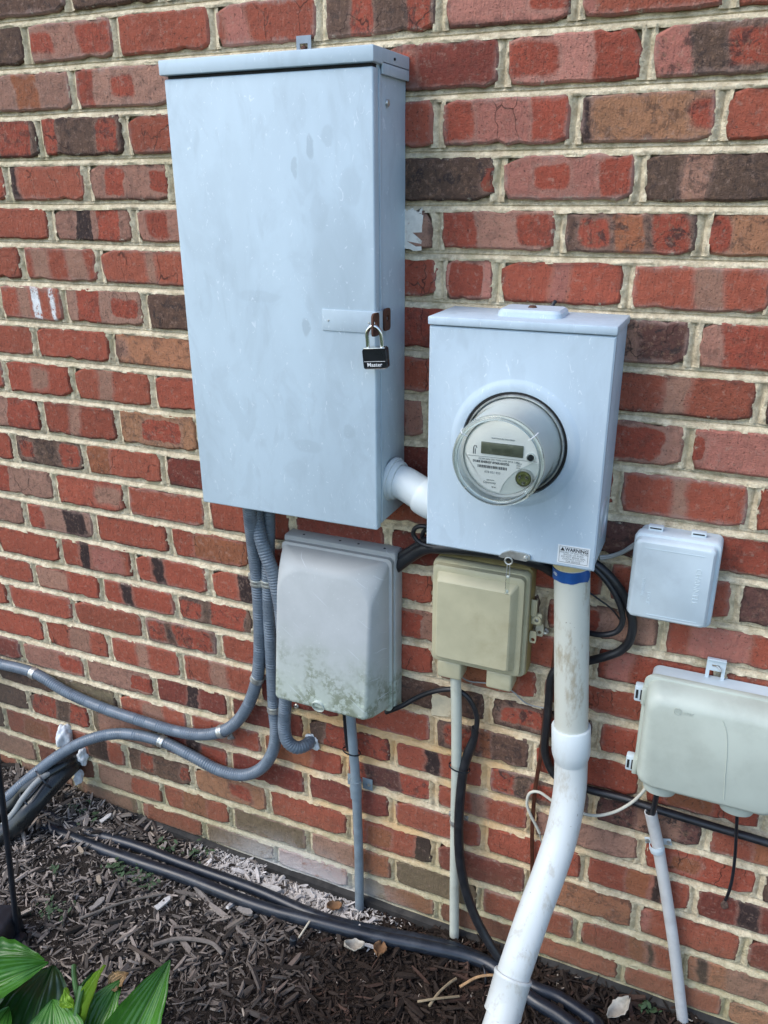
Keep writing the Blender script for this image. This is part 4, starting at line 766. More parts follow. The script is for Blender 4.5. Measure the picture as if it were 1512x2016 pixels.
g=Geo().lathe([(.0122,-.004),(.0122,.0175),(.0136,.0175),(.0138,-.004)],(-.672,-.106,.6225),(0,-.9,-.22),24); part(g,'drain_spout',simple('spout_plastic',(.46,.50,.44),.5,var=.08),T)
part(Geo().lathe([(.0001,.006),(.0121,.006)],(-.672,-.106,.6225),(0,-.9,-.22),24),'spout_bore',simple('spout_inside',(.03,.03,.027),.8),T)
for x in (-.745,-.665,-.625,-.570): part(Geo().lathe([(.0001,.0008),(.0022,.0006),(.0026,0)],(x,-.018,.940),(0,0,1),8),'vent_hole',M['dark'],T)
# ================================================================= tan cable box
T=thing('cable_box','tan yellowed plastic cable box hanging below the meter box','utility box',(-.37,0,.74))
part(Geo().loft([(0,-.459,-.279,.733,.954,.010),(-.027,-.459,-.279,.733,.954,.010),(-.030,-.457,-.281,.735,.952,.010)],4),'base',M['tandark'],T)
part(Geo().loft([(-.0305,-.4590,-.2815,.739,.951,.012),(-.036,-.4610,-.2790,.737,.953,.012),(-.044,-.4610,-.2800,.739,.951,.012),(-.047,-.459,-.2830,.742,.949,.012)],4),'lid_rim',M['tan'],T)
g=Geo().loft([(-.046,-.4575,-.2860,.745,.947,.010),(-.057,-.4565,-.2870,.7465,.9455,.009),(-.0585,-.454,-.290,.750,.942,.008),(-.0585,-.4475,-.2965,.757,.9345,.005),(-.0725,-.4440,-.3040,.762,.924,.005),(-.0745,-.441,-.307,.765,.921,.004)],4)
part(g,'lid',M['tan'],T,28)
for nm,x0,x1 in (('L',-.446,-.398),('R',-.349,-.300)):
    part(Geo().bbox(x0,x1,-.056,-.012,.708,.746,.005,3),'cable_port',M['tan'],T)
# hasp pieces on the right side
g=Geo().bbox(-.279,-.2705,-.030,-.027,.862,.895,.001); g.bbox(-.2705,-.268,-.030,-.020,.862,.895,.001); part(g,'hinge_clip',M['tan'],T)
part(Geo().bbox(-.279,-.258,-.026,-.016,.842,.866,.004,3),'latch_block',M['tan'],T)
part(Geo().lathe([(.0036,.0035),(.0075,.0035),(.0078,0)],(-.267,-.026,.855),n=18,cap=False),'latch_eye',M['tan'],T)
part(Geo().lathe([(.0001,.003),(.003,.0025),(.0036,.0015)],(-.267,-.026,.855),n=14),'latch_screw',M['zinc'],T)
def eyeplate(x0,x1,z0,z1,y,hole,mat,nm):
    hx,hz,hr=hole; n=16; g=Geo(); out=[]
    for i in range(n):
        a=2*math.pi*i/n; k=min(((x1-x0)/2)/max(1e-6,abs(math.cos(a))),((z1-z0)/2)/max(1e-6,abs(math.sin(a)))); k=min(k,.56*math.hypot(x1-x0,z1-z0)*.92); out.append(((x0+x1)/2+k*math.cos(a),(z0+z1)/2+k*math.sin(a)))
    hl=[(hx+hr*math.cos(2*math.pi*i/n),hz+hr*math.sin(2*math.pi*i/n)) for i in range(n)]
    v=[(a,yv,b) for yv in (y,y+.0025) for rg in (out,hl) for a,b in rg]; f=[]
    for i in range(n):
        j=(i+1)%n; f+=[(i,j,n+j,n+i),(2*n+i,3*n+i,3*n+j,2*n+j),(i,2*n+i,2*n+j,j),(n+i,n+j,3*n+j,3*n+i)]
    return part(g.add(v,f),nm,mat,T,25)
eyeplate(-.278,-.2655,.808,.832,-.031,(-.2715,.815,.0036),M['tan'],'lock_tab')
eyeplate(-.271,-.2565,.815,.842,-.014,(-.2635,.823,.0036),simple('pale_tan',(.50,.48,.36),.5),'lock_tab')
# ================================================================= small pale box on the right
T=thing('junction_box','small square pale grey junction box with two hinges along its top','utility box',(-.048,0,.905))
part(Geo().loft([(0,-.108,.020,.912,1.058,.010),(-.024,-.108,.020,.912,1.058,.010)],4),'base',M['white'],T)
part(Geo().loft([(-.024,-.1125,.0195,.9095,1.0605,.011),(-.042,-.1140,.0195,.9085,1.0615,.011),(-.0455,-.1125,.018,.910,1.060,.011),(-.0465,-.1105,.0135,.9135,1.0560,.009),(-.059,-.1095,.0120,.9155,1.0545,.009),(-.0625,-.106,.0085,.919,1.051,.008)],5),'lid',M['white'],T,40)
for x in (-.084,-.018):
    h=part(Geo().bbox(x-.0115,x+.0115,-.031,-.018,1.0600,1.0680,.001),'hinge',M['white'],T)
    o=Geo().box(x-.0088,x+.0088,-.0318,-.0305,1.0640,1.0660).obj('slot',M['dark'],None); o.parent=h
    o=Geo().bbox(x-.009,x+.009,-.036,-.029,1.0555,1.0595,.001).obj('knuckle',M['white'],None); o.parent=h
for a in ((-.095,-.004,1.0415,1.0421),(-.080,-.002,.9245,.9251)): part(Geo().box(a[0],a[1],-.0632,-.062,a[2],a[3]),'emboss_line',M['white'],T)
for s_,x,z,sz in (('CHANNELL',-.0135,1.020,.0125),('TERMINAL',-.0930,.990,.0075),('LOCK',-.0830,.965,.0085)):
    t=text('emboss_lettering',s_,sz,(0,0,0),M['white'],None,ext=.0005); t.rotation_euler=(math.pi/2,math.pi/2,0); t.location=(x,-.0625,z); at(t,T)
part(Geo().bbox(-.062,-.040,-.03,-.012,.9045,.910,.001),'bottom_catch',M['zinc'],T)
# ================================================================= large pale box lower right
T=thing('fibre_box','large pale greenish-beige telecom box cut by the right edge, striped globe embossed','utility box',(.04,0,.585))
XR_=.168
part(Geo().loft([(-.004,-.060,XR_+.004,.595,.800,.012),(-.038,-.060,XR_+.004,.595,.800,.012)],5),'base',M['white'],T)
part(Geo().loft([(-.036,-.0665,XR_+.006,.590,.801,.016),(-.044,-.0700,XR_+.008,.588,.803,.016),(-.048,-.0685,XR_+.007,.589,.8015,.016),(-.049,-.0650,XR_+.004,.593,.799,.016)],6),'lid_rim',M['beige'],T,40)
part(Geo().loft([(-.048,-.0640,XR_+.003,.594,.7985,.020),(-.066,-.0630,XR_+.002,.597,.7960,.022),(-.080,-.0605,XR_,.600,.7905,.024),(-.0885,-.0560,XR_-.004,.605,.7830,.024),(-.0915,-.049,XR_-.011,.611,.7740,.022)],7),'lid',M['beige'],T,60)
part(Geo().tube(spline([(.060,-.0915,.773),(.068,-.0918,.755),(.074,-.0918,.72),(.079,-.0918,.66),(.083,-.0918,.620)],.01),.0008,6),'crease',M['beige'],T)
for x0,x1 in ((-.050,.008),(.078,.136)):
    part(Geo().lathe([(.028,-.020),(.0285,.010),(.026,.0155),(.0001,.0155)],((x0+x1)/2,-.052,.590),(0,0,-1),32).xf(Matrix.Translation((0,-.052*.35,0))@Matrix.Diagonal((1,.65,1,1))),'cable_port',M['beige'],T,40)
for z in (.762,.614):
    h=part(Geo().bbox(-.084,-.0685,-.050,-.034,z-.016,z+.016,.003),'clip',M['white'],T)
    o=Geo().box(-.0815,-.0775,-.0506,-.0495,z-.009,z+.008).obj('clip_slot',M['dark'],None); o.parent=h
    o=Geo().box(-.0740,-.0715,-.0506,-.0495,z-.011,z+.009).obj('clip_slot',M['dark'],None); o.parent=h
    o=Geo().bbox(-.0715,-.063,-.056,-.038,z-.0165,z+.0165,.002).obj('clip_arm',M['beige'],None); o.parent=h
# hanging bracket
def gridplate(xs,zs,empty,y0,y1):
    g=Geo(); nx,nz_=len(xs)-1,len(zs)-1; sol=lambda i,j:0<=i<nx and 0<=j<nz_ and (i,j) not in empty
    for i in range(nx):
        for j in range(nz_):
            if not sol(i,j): continue
            a,b,c,d=xs[i],xs[i+1],zs[j],zs[j+1]
            g.add([(a,y0,c),(b,y0,c),(b,y0,d),(a,y0,d),(a,y1,c),(b,y1,c),(b,y1,d),(a,y1,d)],[(0,1,2,3),(7,6,5,4)]+([(0,3,7,4)] if not sol(i-1,j) else [])+([(1,5,6,2)] if not sol(i+1,j) else [])+([(0,4,5,1)] if not sol(i,j-1) else [])+([(3,2,6,7)] if not sol(i,j+1) else []))
    return g
g=gridplate([.0240,.0300,.0330,.0450,.0490,.0545],[.780,.7985,.8150,.8225,.8265,.8350],{(1,1),(2,1),(3,1),(2,3)},-.0125,-.0095)

g.bbox(.0240,.0545,-.0165,-.009,.8352,.8385,.001)
b=part(g,'hanging_bracket',M['white'],T,20)
o=Geo().tube([(.040,-.014,.8265),(.046,-.017,.8225),(.048,-.017,.819)],.002,8).obj('screw',M['zinc'],None); o.parent=b
# embossed striped globe and letters
g=Geo(); R=.0058; cx,cz=-.0095,.7710
for z0,hh in ((.0035,.0011),(.0012,.0013),(-.0012,.0013),(-.0036,.0011)):
    hw=math.sqrt(R*R-z0*z0); g.prism([(cx+hw*math.cos(a)*1.0,cz+z0+hh*.75*math.sin(a)+.0008*(math.cos(a)**2)) for a in [2*math.pi*i/16 for i in range(16)]],-.0922,-.0905)
g.lathe([(R-.0004,0),(R,.0007),(R+.0007,.0007),(R+.001,0)],(cx,-.0915,cz),n=28)
part(g,'emboss_globe',M['beige'],T,30)
t=text('emboss_lettering','AT&T',.0064,(-.0005,-.0915,.7688),M['beige'],None,ext=.0007,bold=.0001); at(t,T)
# ================================================================= main service pipe
bp=P['bigpipe']; T=thing('service_pipe','thick white plastic service pipe bending out from under the meter box into the mulch','pipe',(-.185,-.06,.0))
RP=.0302
top=spline([bp[0][:2]+(1.016,)]+bp[0:1]+bp[1:4],.01)
part(Geo().tube(top,RP,40),'upper_pipe',M['pvcold'],T)
part(Geo().tube([(-.2105,-.0605,1.0135),(-.2088,-.0602,.990)],RP+.0006,40),'pipe_stub',M['pvctop'],T)
tp=Geo().tube(spline([(-.2090,-.0602,.9885),(-.2076,-.0599,.9690)],.002),RP+.0011,40); rt=random.Random(2)
nn=40
for i,p in enumerate(tp.v):
    if i%nn and i>=len(tp.v)-nn: tp.v[i]=(p[0],p[1],p[2]+.0025*nz((i%nn)*.35,2,0)+(-.004 if 26<(i%nn)<33 else 0))
band=part(tp,'tape_band',M['tape'],T)
t=text('tape_print','ASD',.0075,(-.2345,-.0775,.9775),M['inkwhite'],None); t.rotation_euler=(math.pi/2,0,-.95); at(t,T)
low=spline([bp[3]]+bp[4:]+[(-.236,-.395,.085),(-.244,-.45,.02),(-.25,-.48,-.03)],.008)
part(Geo().tube(low,RP,40),'lower_pipe',M['pvcground'],T)
def dirv(a,b): d=Vector(b)-Vector(a); return d.normalized()
d=dirv(bp[3],bp[4]); c0=Vector((-.1850,-.0553,.6680))
part(Geo().lathe([(RP,-.001),(.0335,-.001),(.0352,.0005),(.0352,.050),(.0345,.058),(.0318,.068),(RP,.074)],c0,d,40),'coupling',M['pvc'],T,50)
ia=min(range(len(low)),key=lambda i:(low[i]-Vector((-.2165,-.254,.252))).length); d=(low[ia+2]-low[ia-2]).normalized()
part(Geo().lathe([(RP,-.002),(.0338,-.002),(.0352,.0),(.0352,.004),(.0338,.006),(.0338,.060),(.0345,.066),(RP,.070)],low[ia],d,40),'coupling',M['pvcground'],T,40)
# ================================================================= thin rigid conduits with straps
def conduit(name,label,path,r,mat,group=None):
    o=Geo().tube(spline(path,.02),r,20).obj(name,mat); return tag(o,label,'conduit',group)
def strap(p,dr,r,label,mat,wd=.016,tabs=(1,),tab=.026,sock=0):
    root=thing('pipe_strap',label,'pipe strap',p,'straps holding the conduits to the wall'); dr=Vector(dr).normalized()
    out=Vector((0,-1,0)); side=dr.cross(out).normalized()   # side: along the wall
    g=Geo().lathe([(r+.0004,-wd/2),(r+.002,-wd/2),(r+.0024,-wd*.2),(r+.0032,0),(r+.0024,wd*.2),(r+.002,wd/2),(r+.0004,wd/2)],(0,0,0),dr,26,-105,105,up=(0,-1,0))
    g.obj('band',mat,root,40); dep=-p[1]
    for s in tabs:
        Mx=Matrix((dr,side*s,Vector((0,1,0)))).transposed().to_4x4()
        Geo().bbox(-wd*.5,wd*.5,r*.6,r+tab-.006,dep-.0032,dep-.0014,.0007).xf(Mx).obj('tab',mat,root)
        Geo().lathe([(.0001,.0035),(.0032,.003),(.0042,.001),(.0042,0)],(Mx.to_3x3()@Vector((0,r+tab*.45,dep-.0032))),(0,-1,0),8).obj('screw',M['zinc'],root)
    return root
conduit('grey_conduit','thin straight grey conduit from the mildewed box down to the mulch',P['greyconduit'],.0105,M['pvcgrey'])
conduit('cream_conduit','thin cream conduit from the tan cable box down to the mulch',P['creamconduit'],.0106,M['pvccream'])
wc=conduit('white_conduit','slanting pale conduit with open top under the large beige box',P['whiteconduit'],.0112,M['pvclilac'])
p0=Vector(P['whiteconduit'][0]); d0=dirv(P['whiteconduit'][1],P['whiteconduit'][0])
o=Geo().lathe([(.0112,-.001),(.0113,.006),(.0092,.006),(.0092,-.0005),(.0001,-.0005)],p0,d0,22).obj('open_end',M['pvclilac']); o.parent=wc
o=Geo().lathe([(.0001,.0012),(.0090,.0012)],p0,d0,20).obj('bore',M['dark']); o.parent=wc
s0=P['straps']
st=strap((-.6395,-.0245,.352),(0.01,0,-1),.0105,'grey plastic strap on the grey conduit below the mildewed box',M['pvcgrey'],.030,(1,-1),.026)
Geo().tube([(0,.0,.022),(0,.001,-.024)],.0128,20).obj('sleeve',M['pvcgrey'],st)
strap((-.4085,-.020,.338),(0.01,0,-1),.0106,'small metal two-eared strap on the cream conduit',M['zinc'],.013,(1,-1),.017)
strap((-.0105,-.021,.418),(.25,0,-1),.0112,'white two-eared strap on the slanting pale conduit',M['white'],.014,(1,-1),.019)
# ================================================================= flexible conduits and their clamps
def hose(label,path,r=.0135):
    sp_=spline(path,.0022); o=Geo().tube(sp_,r,16,rfun=lambda l,i:(.95,1.055,1.035)[i%3]).obj('flexible_conduit',M['hose'],None,60)
    return tag(o,label,'conduit','grey ribbed flexible conduits')
hose('grey ribbed conduit leaving the picture high on the left, the upper of the two curves',P['hoseA']+[(-2.05,-.025,.40),(-2.5,-.03,.39),(-2.9,-.12,.36),(-3.1,-.40,.25)])
hose('grey ribbed conduit sagging below the other and joining the black pipe bundle at left',P['hoseB'])
hose('short grey ribbed conduit hooking from the mildewed box into white foam on the wall',P['hoseC'],.0138)
def clamp(p,dr,r,label,s=1):
    root=thing('conduit_clamp',label,'conduit clamp',p,'steel clamps on the ribbed conduits'); dr=Vector((dr[0],0,dr[2])).normalized()
    side=dr.cross(Vector((0,-1,0))).normalized(); wd=.015; dep=-p[1]
    Geo().lathe([(r+.0003,-wd/2),(r+.0013,-wd/2),(r+.0026,-wd*.28),(r+.0013,-wd*.08),(r+.0013,wd*.08),(r+.0026,wd*.28),(r+.0013,wd/2),(r+.0003,wd/2)],(0,0,0),dr,24,-130,130,up=(0,-1,0)).obj('band',M['zinc'],root,50)
    Mx=Matrix((dr,side*s,Vector((0,1,0)))).transposed().to_4x4()
    Geo().bbox(-.007,.007,r*.7,r+.020,dep-.0035,dep-.0015,.0008).xf(Mx).obj('tab',M['zinc'],root)
    Geo().lathe([(.0001,.009),(.0040,.009),(.0052,.007),(.0052,.003),(.0075,.003),(.0075,0)],(Mx.to_3x3()@Vector((0,r+.0105,dep-.0035))),(0,-1,0),6).obj('screw',M['zinc'],root,20)
cl=[((-.8605,-.020,.814),(-.001,0,-.07),1,'upper steel clamp of the left one of the two conduits beside the mildewed box'),
    ((-.8785,-.020,.572),(-.03,0,-.07),-1,'steel clamp low on the upper conduit just before it bends left'),
    ((-.9875,-.020,.3985),(-.06,0,-.03),-1,'steel clamp at the bottom of the bend of the upper conduit'),
    ((-1.5645,-.020,.4135),(-.1,0,.02),-1,'steel clamp at the far left on the upper conduit'),
    ((-.8345,-.020,.817),(-.002,0,-.07),-1,'upper steel clamp of the right one of the two conduits beside the mildewed box'),
    ((-.840,-.020,.503),(0,0,-.07),-1,'steel clamp on the lower conduit beside the bottom corner of the mildewed box'),
    ((-1.1665,-.0225,.3185),(-.09,0,.02),-1,'steel clamp on the lower conduit where it crosses under the upper one')]
for p,dr,s,lab in cl: clamp(p,dr,.0137,lab,s)
# ================================================================= expanding foam
def blob(name,label,c,rx,ry,rz,seed,amp=.45,parent=None):
    bm=bmesh.new(); bmesh.ops.create_icosphere(bm,subdivisions=4,radius=1)
    for q in bm.verts:
        n=mnoise.noise(q.co*1.6+Vector((seed,0,0)))*amp+mnoise.noise(q.co*4.5+Vector((seed,5,0)))*amp*.28+mnoise.noise(q.co*11)*amp*.07; q.co=Vector((q.co.x*rx,q.co.y*ry,q.co.z*rz))*(1+n)+Vector(c)
    me=bpy.data.meshes.new(name); bm.to_mesh(me); bm.free(); o=link(name,me,M['foamwhite'],parent,True); return tag(o,label,'foam') if label else o
blob('foam_seal','white foam around the short conduit where it enters the wall',(-.760,.001,.424),.020,.010,.021,3.)
fm=blob('foam_seal','larger white foam lump above the black pipe bundle at left',(-1.503,-.012,.226),.020,.026,.034,8.)
blob('foam_lobe',None,(-1.455,-.008,.176),.012,.016,.026,12.,parent=fm); blob('foam_lobe',None,(-1.470,-.022,.112),.010,.014,.022,15.,parent=fm)
# ================================================================= cables on the ground and wall
def cable(name,label,path,r,mat,cat='cable',group=None,flat=1.0,n=14,step=.008):
    o=Geo().tube(spline(path,step),r,n,flat=flat).obj(name,mat,None,60); return tag(o,label,cat,group)
cable('ground_pipe','black pipe along the mulch, the one nearer the wall',P['cableA'][:-1]+[(-.06,-.12,.016),(.02,-.16,.012),(.12,-.24,-.01),(.18,-.30,-.05)],.0135,M['rubberdust'],'pipe','black pipes lying on the mulch')
cable('ground_pipe','black pipe along the mulch, the one farther from the wall',P['cableB'][:-1]+[(-.04,-.17,.018),(.03,-.23,.010),(.10,-.30,-.02),(.13,-.34,-.05)],.0150,M['rubberdust'],'pipe','black pipes lying on the mulch')
T=thing('pipe_bundle','bundle of black insulated pipes and wires leaving the wall at far left','pipe bundle',(-1.5,-.1,.1))
part(Geo().tube(spline([(-1.700,-.30,-.03)]+P['bundle1'][1:]),.026,18),'insulated_pipe',M['foamblack'],T)
part(Geo().tube(spline([(-1.715,-.26,-.01)]+P['bundle2'][1:]),.019,18),'insulated_pipe',M['foamblack'],T)
part(Geo().tube(spline([(-1.63,-.25,-.02)]+P['bundle3'][1:]),.0075,12),'thin_cable',M['wiregrey'],T)
part(Geo().tube(spline([(-1.60,-.26,.0),(-1.52,-.20,.085),(-1.49,-.165,.13),(-1.482,-.12,.158),(-1.478,-.06,.165)]),.0055,12),'thin_cable',M['rubber'],T)
for c,ax,r in (((-1.512,-.150,.118),(.35,.6,.5),.031),((-1.497,-.105,.158),(.35,.7,.4),.034)): part(Geo().lathe([(r,-.002),(r+.0016,-.002),(r+.0016,.002),(r,.002)],c,ax,26),'cable_tie',M['blackpl'],T)
g1='black cables around the meter box'
cable('black_cable','thick black cable bundle end entering behind the mildewed box',[(-.575,-.013,.880),(-.545,-.015,.905),(-.515,-.026,.935),(-.478,-.042,.966),(-.443,-.05,.977)]+P['bunch'][4:],.0115,M['rubber'],'cable',g1)
cable('black_cable','black cable running above the tan cable box under the meter box',[(-.575,-.012,.898),(-.545,-.014,.922),(-.510,-.026,.952),(-.472,-.04,.982)]+P['bunch2'][3:],.0085,M['rubber'],'cable',g1)
cable('black_cable','slim black cable looped beside the lower left corner of the meter box',P['loop0'],.0042,M['rubber'],'cable',g1,step=.004)
cable('black_cable','slim black cable lying deeper inside the loop beside the meter box',[(q[0]+.010,q[1]+.02,q[2]-.012) for q in P['loop0']],.0042,M['rubber'],'cable',g1,step=.004)
cable('black_cable','inner black cable loop right of the white service pipe',P['loop1'],.0052,M['rubber'],'cable',g1)
cable('black_cable','outer thicker black cable looping right of the service pipe, then along the wall',P['loop2']+[(.45,-.014,.476),(.80,-.014,.468),(1.3,-.014,.462),(1.95,-.014,.45)],.0078,M['rubber'],'cable',g1)
cable('black_cable','hair-thin black wire beside the inner loop right of the service pipe',P['thin1'],.0016,M['rubber'],'wire')
cable('grey_wire','grey wire into the left side of the small junction box, upper of two',P['whitewires2'],.0028,M['wiregrey'],'wire','grey wires into the junction box')
cable('grey_wire','grey wire into the left side of the small junction box, lower of two',P['whitewires'],.0028,M['wiregrey'],'wire','grey wires into the junction box')
cable('ground_wire','flat brown copper ground wire left of the service pipe',P['copper'],.0042,M['copper'],'wire',None,.35)
wcb=cable('white_wire','thin white wire looping behind the service pipe from the beige box',P['white'],.0030,M['wirewhite'],'wire',None,step=.004)
o=Geo().tube(P['white2'],.0012,6).obj('bare_core',M['wiregrey']); o.parent=wcb
cable('black_cable','black cable arching from the mildewed box over the cream conduit',P['blackfeed'],.0052,M['rubber'],'cable',g1)
sh=Geo().tube(spline(P['sheath'],.003),.0098,16,rfun=lambda l,i:(min(1,.62+l*9))*(1.0+.03*(i%2))).obj('black_sheath',M['rubber'],None,60); tag(sh,'black ribbed sheath curving down past the cream conduit into the mulch','cable')
cable('black_cable','thin black cable hugging the top of the grey conduit',P['greyside'],.0042,M['rubber'],'cable',g1)
cable('bare_wire','thin bare grey wire sagging below the tan cable box',P['thinwire'],.0014,M['wiregrey'],'wire')
cable('black_cable','short black cable from the beige box into the open white conduit',P['attL'],.0050,M['blackpl'],'cable',g1)
cable('black_cable','thin black cable hanging from the beige box into a hole in the bricks',P['attR'],.0030,M['copper'] if False else M['blackpl'],'cable',g1)
blob('hole_caulk','brown caulk lump where the thin black cable enters the bricks',(.122,.0,.312),.007,.005,.009,21.).data.materials[0]=simple('brown_caulk',(.09,.055,.04),.8,var=.3,sc=90)
for c,r,lab in (((-.648,-.024,.448),.0195,'black cable tie around the grey conduit'),((-.402,-.030,.487),.0215,'black cable tie around the cream conduit and sheath')):
    o=Geo().lathe([(r,-.0016),(r+.0013,-.0016),(r+.0013,.0016),(r,.0016)],(0,0,0),(.12,.1,1),26).xf(Matrix.Diagonal((1,.72,1,1))).obj('cable_tie',M['blackpl']); o.location=c; tag(o,lab,'cable tie','black cable ties on conduits')
o=Geo().tube([(-.375,-.0222,.588),(-.376,-.0222,.556)],.0070,14).obj('splice_sleeve',M['rubber']); o.parent=sh
# anchors in the bricks
for p,lab in (((-.792,-.001,.512),'small steel anchor in the mortar beside the short conduit'),((-.2545,-.001,.822),'small steel anchor in the mortar left of the service pipe'),((-.245,-.001,.985),'steel anchor under the meter box beside the stub of the service pipe')):
    o=Geo().lathe([(.0012,.005),(.0045,.006),(.0062,.004),(.0062,0)],p,(0,-1,0),10).obj('wall_anchor',M['zinc']); tag(o,lab,'anchor','steel anchors in the wall')
# ================================================================= black stake light at lower left
T=thing('stake_light','black rod with dark box foot at the lower left edge','garden light',(-1.30,-.41,0))
rd=[(-1.311,-.408,-.02),(-1.305,-.408,.05),(-1.279,-.409,.25),(-1.250,-.410,.489),(-1.232,-.411,.64)]
part(Geo().tube(spline(rd,.03),.0062,12),'rod',M['blackpl'],T)
b=Geo().loft([(-.060,-.065,.052,-.03,.050,.012),(.055,-.065,.052,-.03,.050,.012)],4).xf(Matrix.Translation((-1.347,-.452,.028))@Matrix.Rotation(.35,4,'Z')); part(b,'box_foot',M['blackpl'],T)
part(Geo().bbox(-1.328,-1.282,-.440,-.402,-.02,.030,.006),'stake_socket',M['blackpl'],T)
o=Geo().lathe([(.0075,-.02),(.0085,.018),(.0062,.021),(.0001,.021)],(-.728,-.180,.012),(0.1,0,1),14).obj('irrigation_stub',M['blackpl']); tag(o,'short black irrigation stub standing in the mulch','irrigation stub')
o=cable('irrigation_wire','thin black wire poking out of the mulch beside the service pipe',[(-.325,-.075,.0),(-.318,-.082,.03),(-.308,-.098,.028),(-.302,-.11,-.005)],.0024,M['rubber'],'wire')
# ================================================================= dry leaves, sticks and pale chips on the mulch
def dry(label,p,L_,W_,yaw,mat,curl=.5,name='dry_leaf',cat='leaf',pitch=.1,seed=0):
    r=random.Random(seed); nu,nv=10,6; v=[];f=[]
    for i in range(nu+1):
        u=i/nu; wd=W_*math.sin(math.pi*min(1,u*.94+.03))**.7*(1+.16*r.uniform(-1,1))
        for j in range(nv+1):
            t=j/nv*2-1; v.append(((u-.5)*L_,t*wd*.5,curl*(t*t*W_*.5+((u-.5)**2)*L_*.5)+.0016*r.uniform(-1,1)))
    f=[(i*(nv+1)+j,i*(nv+1)+j+1,(i+1)*(nv+1)+j+1,(i+1)*(nv+1)+j) for i in range(nu) for j in range(nv)]
    o=pyd(name,v,f,mat,None,True); md=o.modifiers.new('thick','SOLIDIFY'); md.thickness=.0008; o.location=p; o.rotation_euler=(0.15,pitch,yaw); return tag(o,label,cat,'dry leaves on the mulch')
dry('pale curled dry leaf just below the black pipe, left of the brown one',(-.594,-.146,.022),.045,.026,.4,M['dryleaf'],1.3,seed=1)
dry('brown dry leaf just below the black pipe, right of the pale one',(-.540,-.130,.020),.036,.030,1.7,M['dryleaf2'],.8,seed=2)
dry('pale tan dry leaf at the foot of the slanting white conduit',(-.035,-.062,.020),.060,.030,.9,M['dryleaf'],.9,pitch=-.35,seed=3)
dry('brown dry leaf lying against the foot of the grey conduit',(-.690,-.052,.006),.036,.024,.5,M['dryleaf2'],.9,seed=4)
#dry('small grey leaf between the two black pipes',(-1.005,-.105,.024),.032,.020,2.2,M['dryleaf'],.25,seed=5)
#dry('tan leaf by the wall corner beyond the white conduit',(-.075,-.045,.020),.045,.026,2.0,M['dryleaf2'],.9,seed=7)
def stick(label,pts,r,col,nm='twig'):
    m=simple('stick_wood_'+str(len(bpy.data.materials)),col,.8,var=.2,sc=80); o=Geo().tube(spline(pts,.006),r,7,rfun=lambda l,i:1+.12*nz(l*90,i)).obj(nm,m,None,50); return tag(o,label,'twig','loose twigs on the mulch')
gz=lambda x,y,h=.014:(x,y,ground_h(x,y)+h)
stick('short orange curved twig left of the lower pipe coupling',[gz(-.352,-.135),gz(-.325,-.110,.022),gz(-.298,-.095,.020),gz(-.278,-.085,.016)],.0030,(.42,.25,.12))
stick('long pale tan twig pointing away from the wall, left of the service pipe',[gz(-.395,-.205),gz(-.385,-.17,.02),gz(-.372,-.135,.018),gz(-.365,-.12)],.0030,(.30,.23,.14))
stick('pale tan twig lying across the longer one',[gz(-.420,-.205),gz(-.385,-.192,.026),gz(-.345,-.160,.018)],.0026,(.26,.20,.12))
stick('grey curved twig in the middle of the grey mulch',[gz(-1.015,-.305),gz(-.97,-.270,.02),gz(-.90,-.252,.02),gz(-.86,-.262)],.0050,(.17,.145,.125))
stick('thin grey stick slanting across the grey mulch',[gz(-1.215,-.315),gz(-1.15,-.245,.02),gz(-1.075,-.18,.016)],.0030,(.15,.13,.11))
stick('dark bent stick below the grey curved twig',[gz(-1.06,-.33),gz(-.99,-.34,.02),gz(-.93,-.345)],.0042,(.075,.055,.042))
stick('pale splinter standing near the black irrigation stub',[gz(-.722,-.165),gz(-.712,-.150,.035),gz(-.704,-.142,.05)],.0022,(.50,.44,.34))
def flake(seed,col):
    r=random.Random(seed); q=[(-.5,-.10),(-.46,-.16),(.1,-.18),(.36,-.13),(.5,-.02),(.44,.10),(.2,.17),(-.2,.14),(-.47,.15)]; L_,W_=.043,.042
    q=[(x*L_+r.gauss(0,.0008),z*W_*1.05+r.gauss(0,.0009)) for x,z in q]; n=len(q); v=[(x,y,.0022+.0012*math.sin(x*90)) for x,y in q]+[(x,y,-.0022) for x,y in q]
    me=bpy.data.meshes.new('wood_chip'); me.from_pydata(v,[],[tuple(range(n)),tuple(range(n,2*n))[::-1]]+[(i,(i+1)%n,n+(i+1)%n,n+i) for i in range(n)]); tint(me,[col]*2*n); me.materials.append(M['wood']); me.shade_flat(); return me
FL=[flake(1,(.52,.50,.47)),flake(2,(.26,.235,.21)),flake(3,(.34,.28,.21))]; fi=[0,1,2,2,1,0,0]; fk=0
for (x,y,yaw,sc,lab) in ((-1.063,-.205,1.25,1.0,'largest white wood chip in the middle of the mulch'),(-1.205,-.268,1.3,1.0,'long grey wood chip left of the white one'),(-1.245,-.215,-.7,.8,'small tan wood chip beside the long grey one'),(-1.345,-.165,-.5,.75,'pale wood chip at left below the black pipes'),(-.873,-.148,-.15,1.1,'long pale chip tucked under the farther black pipe'),(-.855,-.062,.1,1.3,'whitish chip against the whitened foot of the wall'),(-1.36,-.055,1.3,.8,'pale splinter by the wall above the black pipes')):
    o=bpy.data.objects.new('wood_chip',FL[fi[fk]]); fk+=1; C.objects.link(o); o.location=gz(x,y,.016); o.rotation_euler=(.1,-.06,yaw); o.scale=(sc,sc*.9,sc); tag(o,lab,'wood chip','pale wood chips on the mulch')
